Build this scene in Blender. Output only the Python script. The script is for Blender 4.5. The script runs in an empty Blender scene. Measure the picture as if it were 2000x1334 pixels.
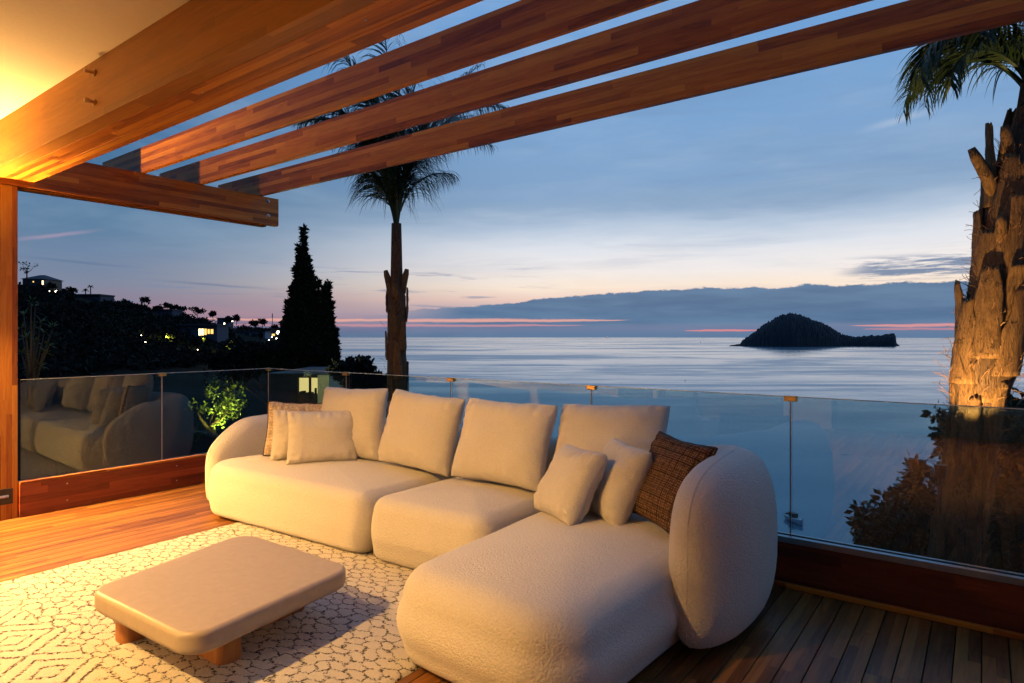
import bpy, bmesh, math, random
import numpy as np
from mathutils import Vector, Matrix, noise
random.seed(7); RNG = np.random.default_rng(7)
S = bpy.context.scene
COL = S.collection

# ------------------------------------------------------------------ camera
HEAD = math.radians(36.6); EYE = 1.457; FPX = 1240.0
cam = bpy.data.cameras.new('camera'); camo = bpy.data.objects.new('camera', cam); COL.objects.link(camo)
camo.location = (0, 0, EYE); camo.rotation_euler = (math.radians(90), 0, HEAD)
cam.sensor_width = 36; cam.lens = FPX / 2000 * 36; cam.shift_y = -(667 - 655) / 2000
cam.clip_start = 0.05; cam.clip_end = 40000
S.camera = camo
FW = Vector((-math.sin(HEAD), math.cos(HEAD), 0)); RT = Vector((math.cos(HEAD), math.sin(HEAD), 0)); UP = Vector((0, 0, 1))
def at(px, py, d):          # a point of the place, by bearing, height angle and distance
    px, py, d = float(px), float(py), float(d)
    return Vector((0, 0, EYE)) + d * FW + d * (px - 1000) / FPX * RT - d * (py - 655) / FPX * UP

# ------------------------------------------------------------------ view, world
S.view_settings.view_transform = 'Standard'; S.view_settings.look = 'None'
S.view_settings.exposure = 0.0; S.view_settings.gamma = 1.0
S.render.engine = 'CYCLES'
S.cycles.use_denoising = True
try: S.cycles.denoiser = 'OPENIMAGEDENOISE'
except Exception: pass
S.cycles.max_bounces = 8; S.cycles.diffuse_bounces = 4; S.cycles.glossy_bounces = 4
S.cycles.transparent_max_bounces = 16; S.cycles.sample_clamp_indirect = 4.0
S.cycles.caustics_reflective = False; S.cycles.caustics_refractive = False

def lin(r, g, b):
    f = lambda c: (c / 255 / 12.92) if c / 255 <= 0.04045 else ((c / 255 + 0.055) / 1.055) ** 2.4
    return (f(r), f(g), f(b), 1.0)

class NT:
    """small helper to write node trees"""
    def __init__(s, tree): s.t = tree; s.n = tree.nodes; s.l = tree.links
    def new(s, k, **kw):
        n = s.n.new(k)
        for a, v in kw.items():
            if a.startswith('_'): continue
            setattr(n, a, v)
        return n
    def link(s, a, b): s.l.new(a, b)
    def put(s, sock, v):
        if hasattr(v, 'is_linked') or isinstance(v, bpy.types.NodeSocket): s.l.new(v, sock)
        else: sock.default_value = v
    def m(s, op, a, b=None, c=None, clamp=False):
        n = s.n.new('ShaderNodeMath'); n.operation = op; n.use_clamp = clamp
        s.put(n.inputs[0], a)
        if b is not None: s.put(n.inputs[1], b)
        if c is not None: s.put(n.inputs[2], c)
        return n.outputs[0]
    def ss(s, v, a, b):     # smoothstep
        n = s.n.new('ShaderNodeMapRange'); n.interpolation_type = 'SMOOTHSTEP'
        s.put(n.inputs[0], v); s.put(n.inputs[1], a); s.put(n.inputs[2], b); n.inputs[3].default_value = 0; n.inputs[4].default_value = 1
        return n.outputs[0]
    def mr(s, v, a, b, c, d):
        n = s.n.new('ShaderNodeMapRange'); s.put(n.inputs[0], v)
        for i, x in enumerate((a, b, c, d)): s.put(n.inputs[i + 1], x)
        return n.outputs[0]
    def mix(s, f, a, b, mode='MIX'):
        n = s.n.new('ShaderNodeMix'); n.data_type = 'RGBA'; n.blend_type = mode
        s.put(n.inputs[0], f); s.put(n.inputs[6], a); s.put(n.inputs[7], b)
        return n.outputs[2]
    def comb(s, x, y, z):
        n = s.n.new('ShaderNodeCombineXYZ'); s.put(n.inputs[0], x); s.put(n.inputs[1], y); s.put(n.inputs[2], z); return n.outputs[0]
    def sep(s, v):
        n = s.n.new('ShaderNodeSeparateXYZ'); s.put(n.inputs[0], v); return n.outputs
    def noise(s, v, scale, detail=3, rough=.55, dist=0.0, col=False):
        n = s.n.new('ShaderNodeTexNoise'); s.put(n.inputs['Vector'], v); n.inputs['Scale'].default_value = scale
        n.inputs['Detail'].default_value = detail; n.inputs['Roughness'].default_value = rough; n.inputs['Distortion'].default_value = dist
        return n.outputs[1 if col else 0]
    def white(s, v, col=False):
        n = s.n.new('ShaderNodeTexWhiteNoise'); n.noise_dimensions = '3D'; s.put(n.inputs[0], v); return n.outputs[1 if col else 0]
    def ramp(s, v, stops, interp='LINEAR'):
        n = s.n.new('ShaderNodeValToRGB'); cr = n.color_ramp; cr.interpolation = interp
        while len(cr.elements) > 1: cr.elements.remove(cr.elements[-1])
        cr.elements[0].position = stops[0][0]; cr.elements[0].color = stops[0][1]
        for p, c in stops[1:]:
            e = cr.elements.new(p); e.color = c
        s.put(n.inputs[0], v); return n.outputs[0]
    def bump(s, h, strength=.3, dist=.01, normal=None):
        n = s.n.new('ShaderNodeBump'); n.inputs['Strength'].default_value = strength; n.inputs['Distance'].default_value = dist
        s.put(n.inputs['Height'], h)
        if normal is not None: s.put(n.inputs['Normal'], normal)
        return n.outputs[0]

def world():
    w = bpy.data.worlds.new('World'); S.world = w; w.use_nodes = True
    t = NT(w.node_tree); t.n.clear()
    out = t.new('ShaderNodeOutputWorld'); bg = t.new('ShaderNodeBackground')
    tc = t.new('ShaderNodeTexCoord'); X, Y, Z = t.sep(tc.outputs['Generated'])
    fw = t.m('ADD', t.m('MULTIPLY', X, FW.x), t.m('MULTIPLY', Y, FW.y))
    rt = t.m('ADD', t.m('MULTIPLY', X, RT.x), t.m('MULTIPLY', Y, RT.y))
    az = t.m('ARCTAN2', rt, fw)                       # bearing, 0 = out to sea
    hor = t.m('SQRT', t.m('ADD', t.m('MULTIPLY', X, X), t.m('MULTIPLY', Y, Y)))
    el = t.m('ARCTAN2', Z, hor)
    # gentle wobble so that bands are not ruled lines
    P = t.comb(t.m('MULTIPLY', az, 2.2), t.m('MULTIPLY', el, 14), 0)
    wob = t.m('SUBTRACT', t.noise(P, 1.6, 4, .6), .5)
    e2 = t.m('ADD', el, t.m('MULTIPLY', wob, t.mr(el, 0, .3, .004, .09)))
    k = 1 / 0.8
    center = [(0.0, (96, 124, 158)), (.012, (112, 126, 158)), (.03, (168, 160, 176)), (.055, (240, 205, 190)), (.075, (254, 234, 214)), (.10, (246, 238, 234)),
              (.135, (224, 228, 236)), (.165, (186, 202, 222)), (.195, (146, 172, 202)), (.23, (132, 165, 203)), (.30, (126, 165, 208)), (.42, (112, 160, 212)), (.6, (112, 162, 220)), (.8, (96, 142, 205))]
    left = [(0.0, (84, 98, 130)), (.012, (118, 108, 138)), (.03, (168, 132, 146)), (.045, (142, 128, 148)), (.07, (128, 136, 158)), (.10, (114, 134, 162)),
            (.135, (96, 128, 160)), (.165, (88, 124, 158)), (.20, (76, 116, 152)), (.24, (72, 114, 154)), (.3, (74, 118, 162)), (.45, (92, 140, 192)), (.6, (106, 154, 212)), (.8, (90, 136, 200))]
    A = t.ramp(t.m('MULTIPLY', e2, k), [(min(1, p * k), lin(*c)) for p, c in center])
    B = t.ramp(t.m('MULTIPLY', e2, k), [(min(1, p * k), lin(*c)) for p, c in left])
    f = t.ss(az, -.60, .10)
    c = t.mix(f, B, A)
    # high veil, soft
    P2 = t.comb(t.m('MULTIPLY', az, 1.6), t.m('MULTIPLY', el, 7), 3.1)
    veil = t.ss(t.noise(P2, 2.4, 5, .6, .3), .42, .72)
    veil = t.m('MULTIPLY', veil, t.mr(el, .1, .25, .10, .30))
    c = t.mix(veil, c, lin(168, 190, 214))
    c = t.mix(t.m('MULTIPLY', t.m('MULTIPLY', t.ss(t.noise(t.comb(t.m('MULTIPLY', az, 2.0), t.m('MULTIPLY', el, 16), 9.1), 1.7, 5, .6, .4), .48, .72), t.ss(el, .06, .14)), .26), c, lin(116, 146, 180))
    # streaks (thin grey wisps low over the horizon)
    P3 = t.comb(t.m('MULTIPLY', az, 5), t.m('MULTIPLY', el, 95), 1.7)
    st = t.ss(t.noise(P3, 1.3, 5, .62, .4), .55, .68)
    stm = t.m('MULTIPLY', t.ss(el, .02, .04), t.m('SUBTRACT', 1, t.ss(el, .085, .13)))
    stm = t.m('MULTIPLY', stm, t.m('SUBTRACT', 1, t.m('MULTIPLY', t.ss(az, -.02, .1), t.m('SUBTRACT', 1, t.ss(az, .46, .54)))))
    c = t.mix(t.m('MULTIPLY', t.m('MULTIPLY', st, stm), .62), c, lin(120, 136, 168))
    # small dark cloud patch right of the island
    pm = t.m('MULTIPLY', t.ss(az, .46, .53), t.m('SUBTRACT', 1, t.ss(az, .66, .8)))
    pe = t.m('MULTIPLY', t.ss(el, .07, .082), t.m('SUBTRACT', 1, t.ss(el, .098, .112)))
    pt = t.ss(t.noise(t.comb(t.m('MULTIPLY', az, 9), t.m('MULTIPLY', el, 110), 5), 1.0, 6, .7, .3), .42, .56)
    c = t.mix(t.m('MULTIPLY', t.m('MULTIPLY', pm, pe), t.m('MULTIPLY', pt, .85)), c, lin(92, 122, 160))
    # cloud bank over the sea
    jag = t.m('MULTIPLY', t.m('SUBTRACT', t.noise(t.comb(t.m('MULTIPLY', az, 16), t.m('MULTIPLY', el, 30), 2), 1.5, 6, .62), .5), .021)
    top = t.m('ADD', t.mr(az, -.20, .22, .034, .070), jag)
    top = t.m('SUBTRACT', top, t.m('MULTIPLY', t.ss(az, .55, 1.1), .03))
    bank = t.m('MULTIPLY', t.m('SUBTRACT', 1, t.ss(t.m('SUBTRACT', el, top), -.0012, .0018)), t.ss(az, -.23, -.06))
    bank = t.m('MULTIPLY', bank, t.ss(el, .008, .022))
    bcol = t.mix(t.ss(t.noise(t.comb(t.m('MULTIPLY', az, 6), t.m('MULTIPLY', el, 50), 7), 1.2, 4), .3, .7), lin(80, 112, 148), lin(96, 128, 162))
    c = t.mix(t.m('MULTIPLY', bank, .97), c, bcol)
    # left of the bank the same cloud thins into grey-pink streaks; salmon gaps
    def gap(a0, a1, b0, b1, e0, thick, seed, amt=1.0, colr=(244, 158, 142)):
        n = t.m('MULTIPLY', t.m('SUBTRACT', t.noise(t.comb(t.m('MULTIPLY', az, 12), seed, 0), 1, 4, .6), .5), .006)
        d = t.m('ABSOLUTE', t.m('SUBTRACT', t.m('SUBTRACT', el, e0), n))
        prof = t.m('MULTIPLY', t.ss(az, a0, a1), t.m('SUBTRACT', 1, t.ss(az, b0, b1)))
        n2 = t.noise(t.comb(t.m('MULTIPLY', az, 7), t.m('MULTIPLY', el, 130), seed), 1, 4, .6)
        th = t.m('MULTIPLY', t.m('MULTIPLY', prof, thick), t.mr(n2, .3, .7, .35, 1.35))
        g = t.m('SUBTRACT', 1, t.ss(d, t.m('MULTIPLY', th, .4), t.m('ADD', th, .0008)))
        g = t.m('MULTIPLY', g, t.m('MULTIPLY', t.ss(prof, 0, .15), amt))
        return g, lin(*colr)
    nonlocal_c = c
    for a in [(-.50, -.3, .05, .20, .0235, .0030, 11, .85, (236, 172, 158)), (-.50, -.25, .0, .13, .0155, .0022, 17, .75, (206, 146, 154)),
              (.48, .56, .64, .80, .0135, .0022, 23, .9, (222, 152, 152)), (.26, .30, .34, .38, .0075, .0016, 29, .9, (226, 140, 142)), (.50, .54, .60, .64, .0085, .0012, 31, .7, (206, 138, 148))]:
        g, cc = gap(*a); nonlocal_c = t.mix(g, nonlocal_c, cc)
    c = nonlocal_c
    # thin contrail-like cirrus, pink on the left, white on the right
    def wisp(a0, e0, slope, ln, wd, colr, amt, seed):
        da = t.m('SUBTRACT', az, a0); de = t.m('SUBTRACT', t.m('SUBTRACT', el, e0), t.m('MULTIPLY', da, slope))
        n = t.m('MULTIPLY', t.m('SUBTRACT', t.noise(t.comb(t.m('MULTIPLY', az, 20), seed, 0), 1, 3), .5), wd * 1.2)
        g = t.m('MULTIPLY', t.m('SUBTRACT', 1, t.ss(t.m('ABSOLUTE', t.m('ADD', de, n)), 0, wd)), t.m('SUBTRACT', 1, t.ss(t.m('ABSOLUTE', da), 0, ln)))
        return t.m('MULTIPLY', g, amt), lin(*colr)
    for a in [(-.625, .127, .22, .065, .004, (188, 160, 184), .5, 3), (.548, .282, .16, .06, .008, (186, 200, 220), .5, 5), (-.60, .095, -.05, .085, .003, (92, 118, 150), .6, 8), (-.44, .072, -.05, .11, .003, (104, 120, 152), .6, 9)]:
        g, cc = wisp(*a); c = t.mix(g, c, cc)
    # away from the afterglow (behind the house) the sky darkens to plain dusk blue
    back = t.ss(t.m('ABSOLUTE', t.m('SUBTRACT', az, .15)), .95, 2.4)
    c = t.mix(back, c, lin(60, 92, 142))
    below = t.ss(el, -.02, -.004)
    c = t.mix(below, lin(40, 62, 88), c)
    # a little real twilight scattering on top
    sky = t.new('ShaderNodeTexSky'); sky.sky_type = 'NISHITA'; sky.sun_disc = False
    sky.sun_elevation = math.radians(-2.0); sky.sun_rotation = -HEAD + math.radians(15)
    c = t.mix(1.0, c, t.mix(.006, (0, 0, 0, 1), sky.outputs[0]), 'ADD')
    t.link(c, bg.inputs[0]); bg.inputs[1].default_value = 1.0
    t.link(bg.outputs[0], out.inputs[0])
world()

WARM = (1.0, 0.545, 0.165)
def lamp(name, kind, loc, power, color=WARM, radius=.04, target=None, angle=None, blend=.5, parent=None):
    L = bpy.data.lights.new(name, kind); L.energy = power; L.color = color
    o = bpy.data.objects.new(name, L); COL.objects.link(o); o.location = loc
    L.shadow_soft_size = radius
    if kind == 'SPOT':
        L.spot_size = math.radians(angle or 120); L.spot_blend = blend
        o.rotation_euler = (Vector(target) - Vector(loc)).to_track_quat('-Z', 'Y').to_euler()
    if parent: o.parent = parent; o.matrix_parent_inverse = Matrix.Translation(parent.location).inverted()
    return o

# ------------------------------------------------------------------ object helpers
def newmesh(name, verts, faces, mat, smooth=False):
    me = bpy.data.meshes.new(name); me.from_pydata([tuple(v) for v in verts], [], faces); me.update()
    if mat: me.materials.append(mat)
    if smooth:
        me.polygons.foreach_set('use_smooth', [True] * len(me.polygons))
    return me
def link(name, me, parent=None, loc=None, label=None, cat=None, group=None, kind=None):
    o = bpy.data.objects.new(name, me); COL.objects.link(o)
    if parent: o.parent = parent
    if loc is not None: o.location = loc
    if label: o['label'] = label
    if cat: o['category'] = cat
    if group: o['group'] = group
    if kind: o['kind'] = kind
    return o
def thing(name, label, cat, loc=(0, 0, 0), rz=0, group=None, kind=None):
    o = link(name, None, None, loc, label, cat, group, kind); o.rotation_euler = (0, 0, rz); return o
def box_data(x0, x1, y0, y1, z0, z1, bev=0.0):
    if bev <= 0:
        v = [(x0,y0,z0),(x1,y0,z0),(x1,y1,z0),(x0,y1,z0),(x0,y0,z1),(x1,y0,z1),(x1,y1,z1),(x0,y1,z1)]
        return v, [(0,3,2,1),(4,5,6,7),(0,1,5,4),(1,2,6,5),(2,3,7,6),(3,0,4,7)]
    bm = bmesh.new()
    v, f = box_data(x0, x1, y0, y1, z0, z1)
    vs = [bm.verts.new(p) for p in v]
    for q in f: bm.faces.new([vs[i] for i in q])
    bmesh.ops.bevel(bm, geom=bm.edges[:], offset=bev, segments=2, affect='EDGES', profile=.5)
    bm.verts.index_update()
    V = [tuple(p.co) for p in bm.verts]; Fc = [tuple(p.index for p in q.verts) for q in bm.faces]
    bm.free(); return V, Fc
def box(name, x0, x1, y0, y1, z0, z1, mat, parent=None, bev=0.0, **kw):
    """box whose own origin sits at its centre, so object-space materials differ piece to piece"""
    c = Vector(((x0+x1)/2, (y0+y1)/2, (z0+z1)/2))
    v, f = box_data(x0-c.x, x1-c.x, y0-c.y, y1-c.y, z0-c.z, z1-c.z, bev)
    loc = c - (parent.location if parent else Vector((0, 0, 0)))
    return link(name, newmesh(name, v, f, mat), parent, loc, **kw)
class MB:
    def __init__(s): s.v = []; s.f = []
    def add(s, v, f):
        n = len(s.v); s.v += [tuple(p) for p in v]; s.f += [tuple(i + n for i in q) for q in f]
    def box(s, *a, bev=0): s.add(*box_data(*a, bev=bev))
    def tube(s, pts, rad, n=8, cap=True):
        pts = [Vector(p) for p in pts]; N = len(pts); rs = rad if hasattr(rad, '__len__') else [rad] * N
        base = len(s.v); ref = Vector((0.13, 0.21, 1)).normalized()
        for i, p in enumerate(pts):
            tg = (pts[min(i+1, N-1)] - pts[max(i-1, 0)]).normalized()
            a = tg.cross(ref)
            if a.length < .05: a = tg.cross(Vector((1, 0, 0)))
            a.normalize(); b = tg.cross(a)
            for k in range(n):
                th = 2*math.pi*k/n; s.v.append(tuple(p + (a*math.cos(th) + b*math.sin(th)) * rs[i]))
        for i in range(N-1):
            for k in range(n):
                a0 = base+i*n+k; a1 = base+i*n+(k+1) % n; s.f.append((a0, a1, a1+n, a0+n))
        if cap:
            s.f.append(tuple(base+k for k in range(n))[::-1]); s.f.append(tuple(base+(N-1)*n+k for k in range(n)))
    def link(s, name, mat, parent=None, smooth=False, **kw):
        return link(name, newmesh(name, s.v, s.f, mat, smooth), parent, **kw)

# ------------------------------------------------------------------ materials
def mat(name):
    m = bpy.data.materials.new(name); m.use_nodes = True; t = NT(m.node_tree); t.n.clear()
    out = t.new('ShaderNodeOutputMaterial'); p = t.new('ShaderNodeBsdfPrincipled'); t.link(p.outputs[0], out.inputs[0])
    return m, t, p, out
def plain(name, col, rough=.6, metal=0.0, bump=0, bscale=50, var=.15):
    m, t, p, _ = mat(name)
    tc = t.new('ShaderNodeTexCoord')
    n = t.noise(tc.outputs['Object'], bscale * .3, 4)
    c = t.mix(t.mr(n, .3, .7, 0, 1), tuple(x*(1-var) for x in col[:3])+(1,), tuple(min(1, x*(1+var)) for x in col[:3])+(1,))
    t.link(c, p.inputs['Base Color']); p.inputs['Roughness'].default_value = rough; p.inputs['Metallic'].default_value = metal
    if bump: t.link(t.bump(t.noise(tc.outputs['Object'], bscale, 3), bump, .01), p.inputs['Normal'])
    return m
def emit(name, col, strength):
    m, t, p, out = mat(name); e = t.new('ShaderNodeEmission'); e.inputs[0].default_value = tuple(col)+(1,); e.inputs[1].default_value = strength
    t.link(e.outputs[0], out.inputs[0]); return m

def wood(name, axis, w=.040, L=.95, dark=(.16, .040, .006), mid=(.42, .140, .016), light=(.62, .27, .032), rough=.42, contrast=1.0, grain=1.0, objspace=False, woff=.013):
    """finger-jointed laminated hardwood: every stave its own tone, grain along the length"""
    m, t, p, _ = mat(name)
    if objspace:
        tc = t.new('ShaderNodeTexCoord'); src = tc.outputs['Object']
        oi = t.new('ShaderNodeObjectInfo'); rnd = oi.outputs['Random']
    else:
        g = t.new('ShaderNodeNewGeometry'); src = g.outputs['Position']; rnd = 0.0
    x, y, z = t.sep(src)
    along, a, b = {'X': (x, y, z), 'Y': (y, x, z), 'Z': (z, x, y)}[axis]
    wob = t.m('MULTIPLY', t.m('SUBTRACT', t.noise(t.comb(t.m('MULTIPLY', along, 1.3), 0, 0), 1, 2), .5), .0)
    ra = t.m('FLOOR', t.m('DIVIDE', t.m('ADD', a, woff), w)); rb = t.m('FLOOR', t.m('DIVIDE', t.m('ADD', b, woff * .77), w))
    off = t.white(t.comb(ra, rb, t.m('MULTIPLY', rnd, 37.0)))
    sl = t.m('FLOOR', t.m('ADD', t.m('DIVIDE', along, L), t.m('MULTIPLY', off, 7.31)))
    idv = t.comb(ra, t.m('ADD', rb, t.m('MULTIPLY', rnd, 91.0)), sl)
    r1 = t.white(idv, True); rs = t.sep(r1)
    gv = t.comb(t.m('ADD', t.m('MULTIPLY', along, 1.1), t.m('MULTIPLY', rs[0], 30)), t.m('ADD', t.m('MULTIPLY', a, 14), t.m('MULTIPLY', rs[1], 20)), t.m('ADD', t.m('MULTIPLY', b, 14), t.m('MULTIPLY', rs[2], 20)))
    g1 = t.noise(gv, 2.2, 4, .6, 1.2)
    fine = t.noise(t.comb(t.m('MULTIPLY', along, 6), t.m('MULTIPLY', a, 160), t.m('MULTIPLY', b, 160)), 2.0, 2, .6)
    val = t.m('ADD', t.m('ADD', t.m('MULTIPLY', t.m('SUBTRACT', rs[2], .5), .75 * contrast), .5), t.m('MULTIPLY', t.m('SUBTRACT', g1, .5), 1.0 * grain))
    val = t.m('ADD', val, t.m('MULTIPLY', t.m('SUBTRACT', fine, .5), .35 * grain))
    c = t.ramp(val, [(0.05, dark + (1,)), (.5, mid + (1,)), (.95, light + (1,))])
    t.link(c, p.inputs['Base Color'])
    t.put(p.inputs['Roughness'], t.mr(fine, .3, .7, rough - .06, rough + .10))
    p.inputs['Specular IOR Level'].default_value = .4
    t.link(t.bump(t.m('ADD', t.m('MULTIPLY', fine, .6), t.m('MULTIPLY', g1, .4)), .18, .004), p.inputs['Normal'])
    return m

M = {}
M['woodX'] = wood('laminated_wood_x', 'X'); M['woodY'] = wood('laminated_wood_y', 'Y'); M['woodZ'] = wood('laminated_wood_z', 'Z', w=.036, L=1.1)
M['beamX'] = wood('beam_wood_x', 'X', w=.11, L=1.6, contrast=.5, dark=(.20, .080, .015), mid=(.34, .145, .026), light=(.46, .21, .04))
M['deck'] = wood('deck_wood', 'Y', w=.051, L=.9, dark=(.060, .018, .008), mid=(.21, .086, .022), light=(.42, .19, .046), rough=.38, contrast=.7, objspace=True, woff=.051)
M['upst'] = wood('upstand_wood', 'Y', w=.06, L=1.3, dark=(.12, .022, .008), mid=(.24, .050, .016), light=(.36, .09, .03), rough=.36)
M['upstX'] = wood('upstand_wood_x', 'X', w=.06, L=1.3, dark=(.06, .012, .006), mid=(.12, .026, .010), light=(.19, .05, .02), rough=.36)
M['leg'] = wood('table_leg_wood', 'Z', w=.30, L=3, dark=(.28, .10, .03), mid=(.46, .19, .06), light=(.58, .27, .09), contrast=.2, objspace=True, woff=.15)

def fabric(name, col, scale=190, bump=.5, sheen=.25):
    m, t, p, _ = mat(name); tc = t.new('ShaderNodeTexCoord'); o = tc.outputs['Object']
    n = t.noise(o, scale, 3, .65, .6); big = t.noise(o, 5, 3)
    vo = t.new('ShaderNodeTexVoronoi'); t.link(o, vo.inputs['Vector']); vo.inputs['Scale'].default_value = scale * .8
    h = t.m('ADD', t.m('MULTIPLY', n, .7), t.m('MULTIPLY', vo.outputs['Distance'], -.5))
    c = t.mix(t.mr(n, .3, .7, 0, 1), tuple(x * .86 for x in col) + (1,), tuple(min(1, x * 1.06) for x in col) + (1,))
    c = t.mix(t.mr(big, .35, .65, 0, .12), c, tuple(x * .80 for x in col) + (1,))
    t.link(c, p.inputs['Base Color']); p.inputs['Roughness'].default_value = .92
    p.inputs['Sheen Weight'].default_value = sheen; p.inputs['Sheen Roughness'].default_value = .6
    p.inputs['Specular IOR Level'].default_value = .15
    b1 = t.bump(t.noise(o, 7, 3), .12, .03)
    t.link(t.bump(h, bump, .010, b1), p.inputs['Normal']); return m
M['boucle'] = fabric('cream_boucle', (.70, .64, .55), 120, .7)
M['cushion'] = fabric('cream_cushion_cloth', (.66, .60, .51), 170, .7)
def woven(name, tint, lc=(.018, .010, .008), big=1.0):
    m, t, p, _ = mat(name); tc = t.new('ShaderNodeTexCoord'); x, y, z = t.sep(tc.outputs['Object'])
    def lines(v, per, w, seed):
        q = t.m('DIVIDE', v, per); r = t.white(t.comb(t.m('FLOOR', q), seed, 0)); f = t.m('FRACT', q)
        d = t.m('ABSOLUTE', t.m('SUBTRACT', f, .5)); return t.m('LESS_THAN', d, t.mr(r, 0, 1, w*.4, w*1.25)), r
    a, ra = lines(x, .0125, .26, 1); b, rb = lines(z, .0125, .26, 2); c2, rc = lines(x, .042, .055, 3); d2, rd = lines(z, .042, .055, 4)
    n = t.noise(tc.outputs['Object'], 160, 3, .7)
    th = t.white(t.comb(t.m('FLOOR', t.m('DIVIDE', x, .0062)), t.m('FLOOR', t.m('DIVIDE', z, .0062)), 3))
    base = t.ramp(th, [(0, tuple(v * .45 for v in tint) + (1,)), (.45, tint + (1,)), (1, tuple(min(1, v * 1.5) for v in tint) + (1,))])
    k = t.m('MAXIMUM', t.m('MULTIPLY', t.m('MAXIMUM', a, b), .72), t.m('MULTIPLY', t.m('MAXIMUM', c2, d2), big))
    col = t.mix(k, base, lc+(1,))
    t.link(col, p.inputs['Base Color']); p.inputs['Roughness'].default_value = .9; p.inputs['Specular IOR Level'].default_value = .15
    t.link(t.bump(t.m('ADD', t.m('MULTIPLY', th, .5), t.m('SUBTRACT', n, k)), .55, .004), p.inputs['Normal']); return m
M['tweed'] = woven('brown_tweed', (.22, .125, .070)); M['tweed_light'] = woven('sand_tweed', (.66, .56, .42), (.36, .26, .17), .6)
M['piping'] = plain('dark_piping', (.03, .018, .014), .8)
M['table'] = plain('table_lacquer', (.42, .34, .25), .40, bump=.08, bscale=90, var=.05)
M['plaster'] = plain('soffit_plaster', (.74, .68, .56), .9, bump=.12, bscale=260, var=.03)
M['wall'] = plain('white_render', (.78, .74, .68), .9, bump=.15, bscale=120, var=.04)
M['steel'] = plain('brushed_steel', (.62, .60, .58), .28, 1.0)
M['bronze'] = plain('bronze', (.55, .38, .20), .30, 1.0)
M['brass'] = plain('brass_clip', (.62, .36, .12), .38, .9)
M['anod'] = plain('anodised_channel', (.32, .34, .38), .30, .9, var=.05)
M['black'] = plain('black_metal', (.015, .015, .016), .45)
M['gasket'] = plain('dark_gasket', (.01, .012, .014), .6)
M['seal'] = plain('pale_seal', (.62, .60, .52), .35)
M['plate'] = plain('bronze_switch_plate', (.05, .035, .022), .4, .6)

def glass_mat():
    m, t, p, out = mat('tinted_glass'); t.n.remove(p)
    tr = t.new('ShaderNodeBsdfTransparent'); tr.inputs[0].default_value = (.73, .86, .885, 1)
    gl = t.new('ShaderNodeBsdfGlossy'); gl.inputs['Roughness'].default_value = .0; gl.inputs[0].default_value = (1, 1, 1, 1)
    g = t.new('ShaderNodeNewGeometry')
    dt = t.new('ShaderNodeVectorMath', operation='DOT_PRODUCT'); t.link(g.outputs['Normal'], dt.inputs[0]); t.link(g.outputs['Incoming'], dt.inputs[1])
    fz = t.m('POWER', t.m('SUBTRACT', 1, t.m('ABSOLUTE', dt.outputs['Value'])), 5.0)
    fres = t.m('ADD', t.m('MULTIPLY', fz, .91), .09)          # same on both faces of the pane
    # faint uneven film on the pane: reflects a touch more here and there
    film = t.ss(t.noise(g.outputs['Position'], 2.6, 5, .7, 1.5), .45, .8)
    fres = t.m('ADD', fres, t.m('MULTIPLY', film, .006))
    m2 = t.new('ShaderNodeMixShader'); t.put(m2.inputs[0], fres); t.link(tr.outputs[0], m2.inputs[1]); t.link(gl.outputs[0], m2.inputs[2])
    t.link(m2.outputs[0], out.inputs[0]); return m
M['glass'] = glass_mat()
M['glass_edge'] = plain('glass_edge', (.52, .56, .50), .25)

def foliage(name, c1, c2, rough=.6, trans=.15):
    m, t, p, out = mat(name); oi = t.new('ShaderNodeNewGeometry')
    n = t.noise(oi.outputs['Position'], 3.0, 3, .6)
    r = oi.outputs['Random Per Island']
    c = t.mix(t.m('MULTIPLY', t.m('ADD', n, r), .5), tuple(c1) + (1,), tuple(c2) + (1,))
    t.link(c, p.inputs['Base Color']); p.inputs['Roughness'].default_value = rough; p.inputs['Specular IOR Level'].default_value = .25
    return m
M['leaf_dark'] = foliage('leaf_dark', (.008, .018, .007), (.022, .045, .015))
M['leaf_mid'] = foliage('leaf_mid', (.040, .065, .010), (.12, .14, .025))
M['leaf_palm'] = foliage('palm_leaf', (.018, .040, .020), (.040, .075, .030), .45)
M['cypress'] = foliage('cypress_leaf', (.008, .018, .009), (.020, .038, .016))
M['far_leaf'] = foliage('far_leaf', (.004, .007, .005), (.009, .014, .009), .95)
def bark(name, c1, c2, sc=1.0):
    m, t, p, _ = mat(name); g = t.new('ShaderNodeNewGeometry'); x, y, z = t.sep(g.outputs['Position'])
    v = t.comb(t.m('MULTIPLY', x, 14*sc), t.m('MULTIPLY', y, 14*sc), t.m('MULTIPLY', z, 2.2*sc))
    n = t.noise(v, 2.2, 6, .7, 1.0); n2 = t.noise(g.outputs['Position'], 9, 5, .7); n3 = t.noise(v, 9, 3, .6)
    r = g.outputs['Random Per Island']
    c = t.ramp(t.m('ADD', t.m('MULTIPLY', n, .65), t.m('ADD', t.m('MULTIPLY', n2, .35), t.m('MULTIPLY', t.m('SUBTRACT', r, .5), .25))), [(.30, c1 + (1,)), (.55, tuple((a+b)/2 for a, b in zip(c1, c2)) + (1,)), (.72, c2 + (1,))])
    sp = t.ss(t.m('ADD', t.m('MULTIPLY', n2, .6), t.m('MULTIPLY', n3, .4)), .54, .60)
    c = t.mix(t.m('MULTIPLY', sp, .8), c, (.03, .018, .01, 1))
    t.link(c, p.inputs['Base Color']); p.inputs['Roughness'].default_value = .85; p.inputs['Specular IOR Level'].default_value = .2
    t.link(t.bump(t.m('ADD', n, t.m('MULTIPLY', n3, .5)), .8, .02), p.inputs['Normal']); return m
M['boot'] = bark('palm_boot', (.045, .022, .010), (.36, .20, .085))
M['boot_dark'] = bark('palm_boot_dark', (.05, .028, .016), (.22, .13, .07))
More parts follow.
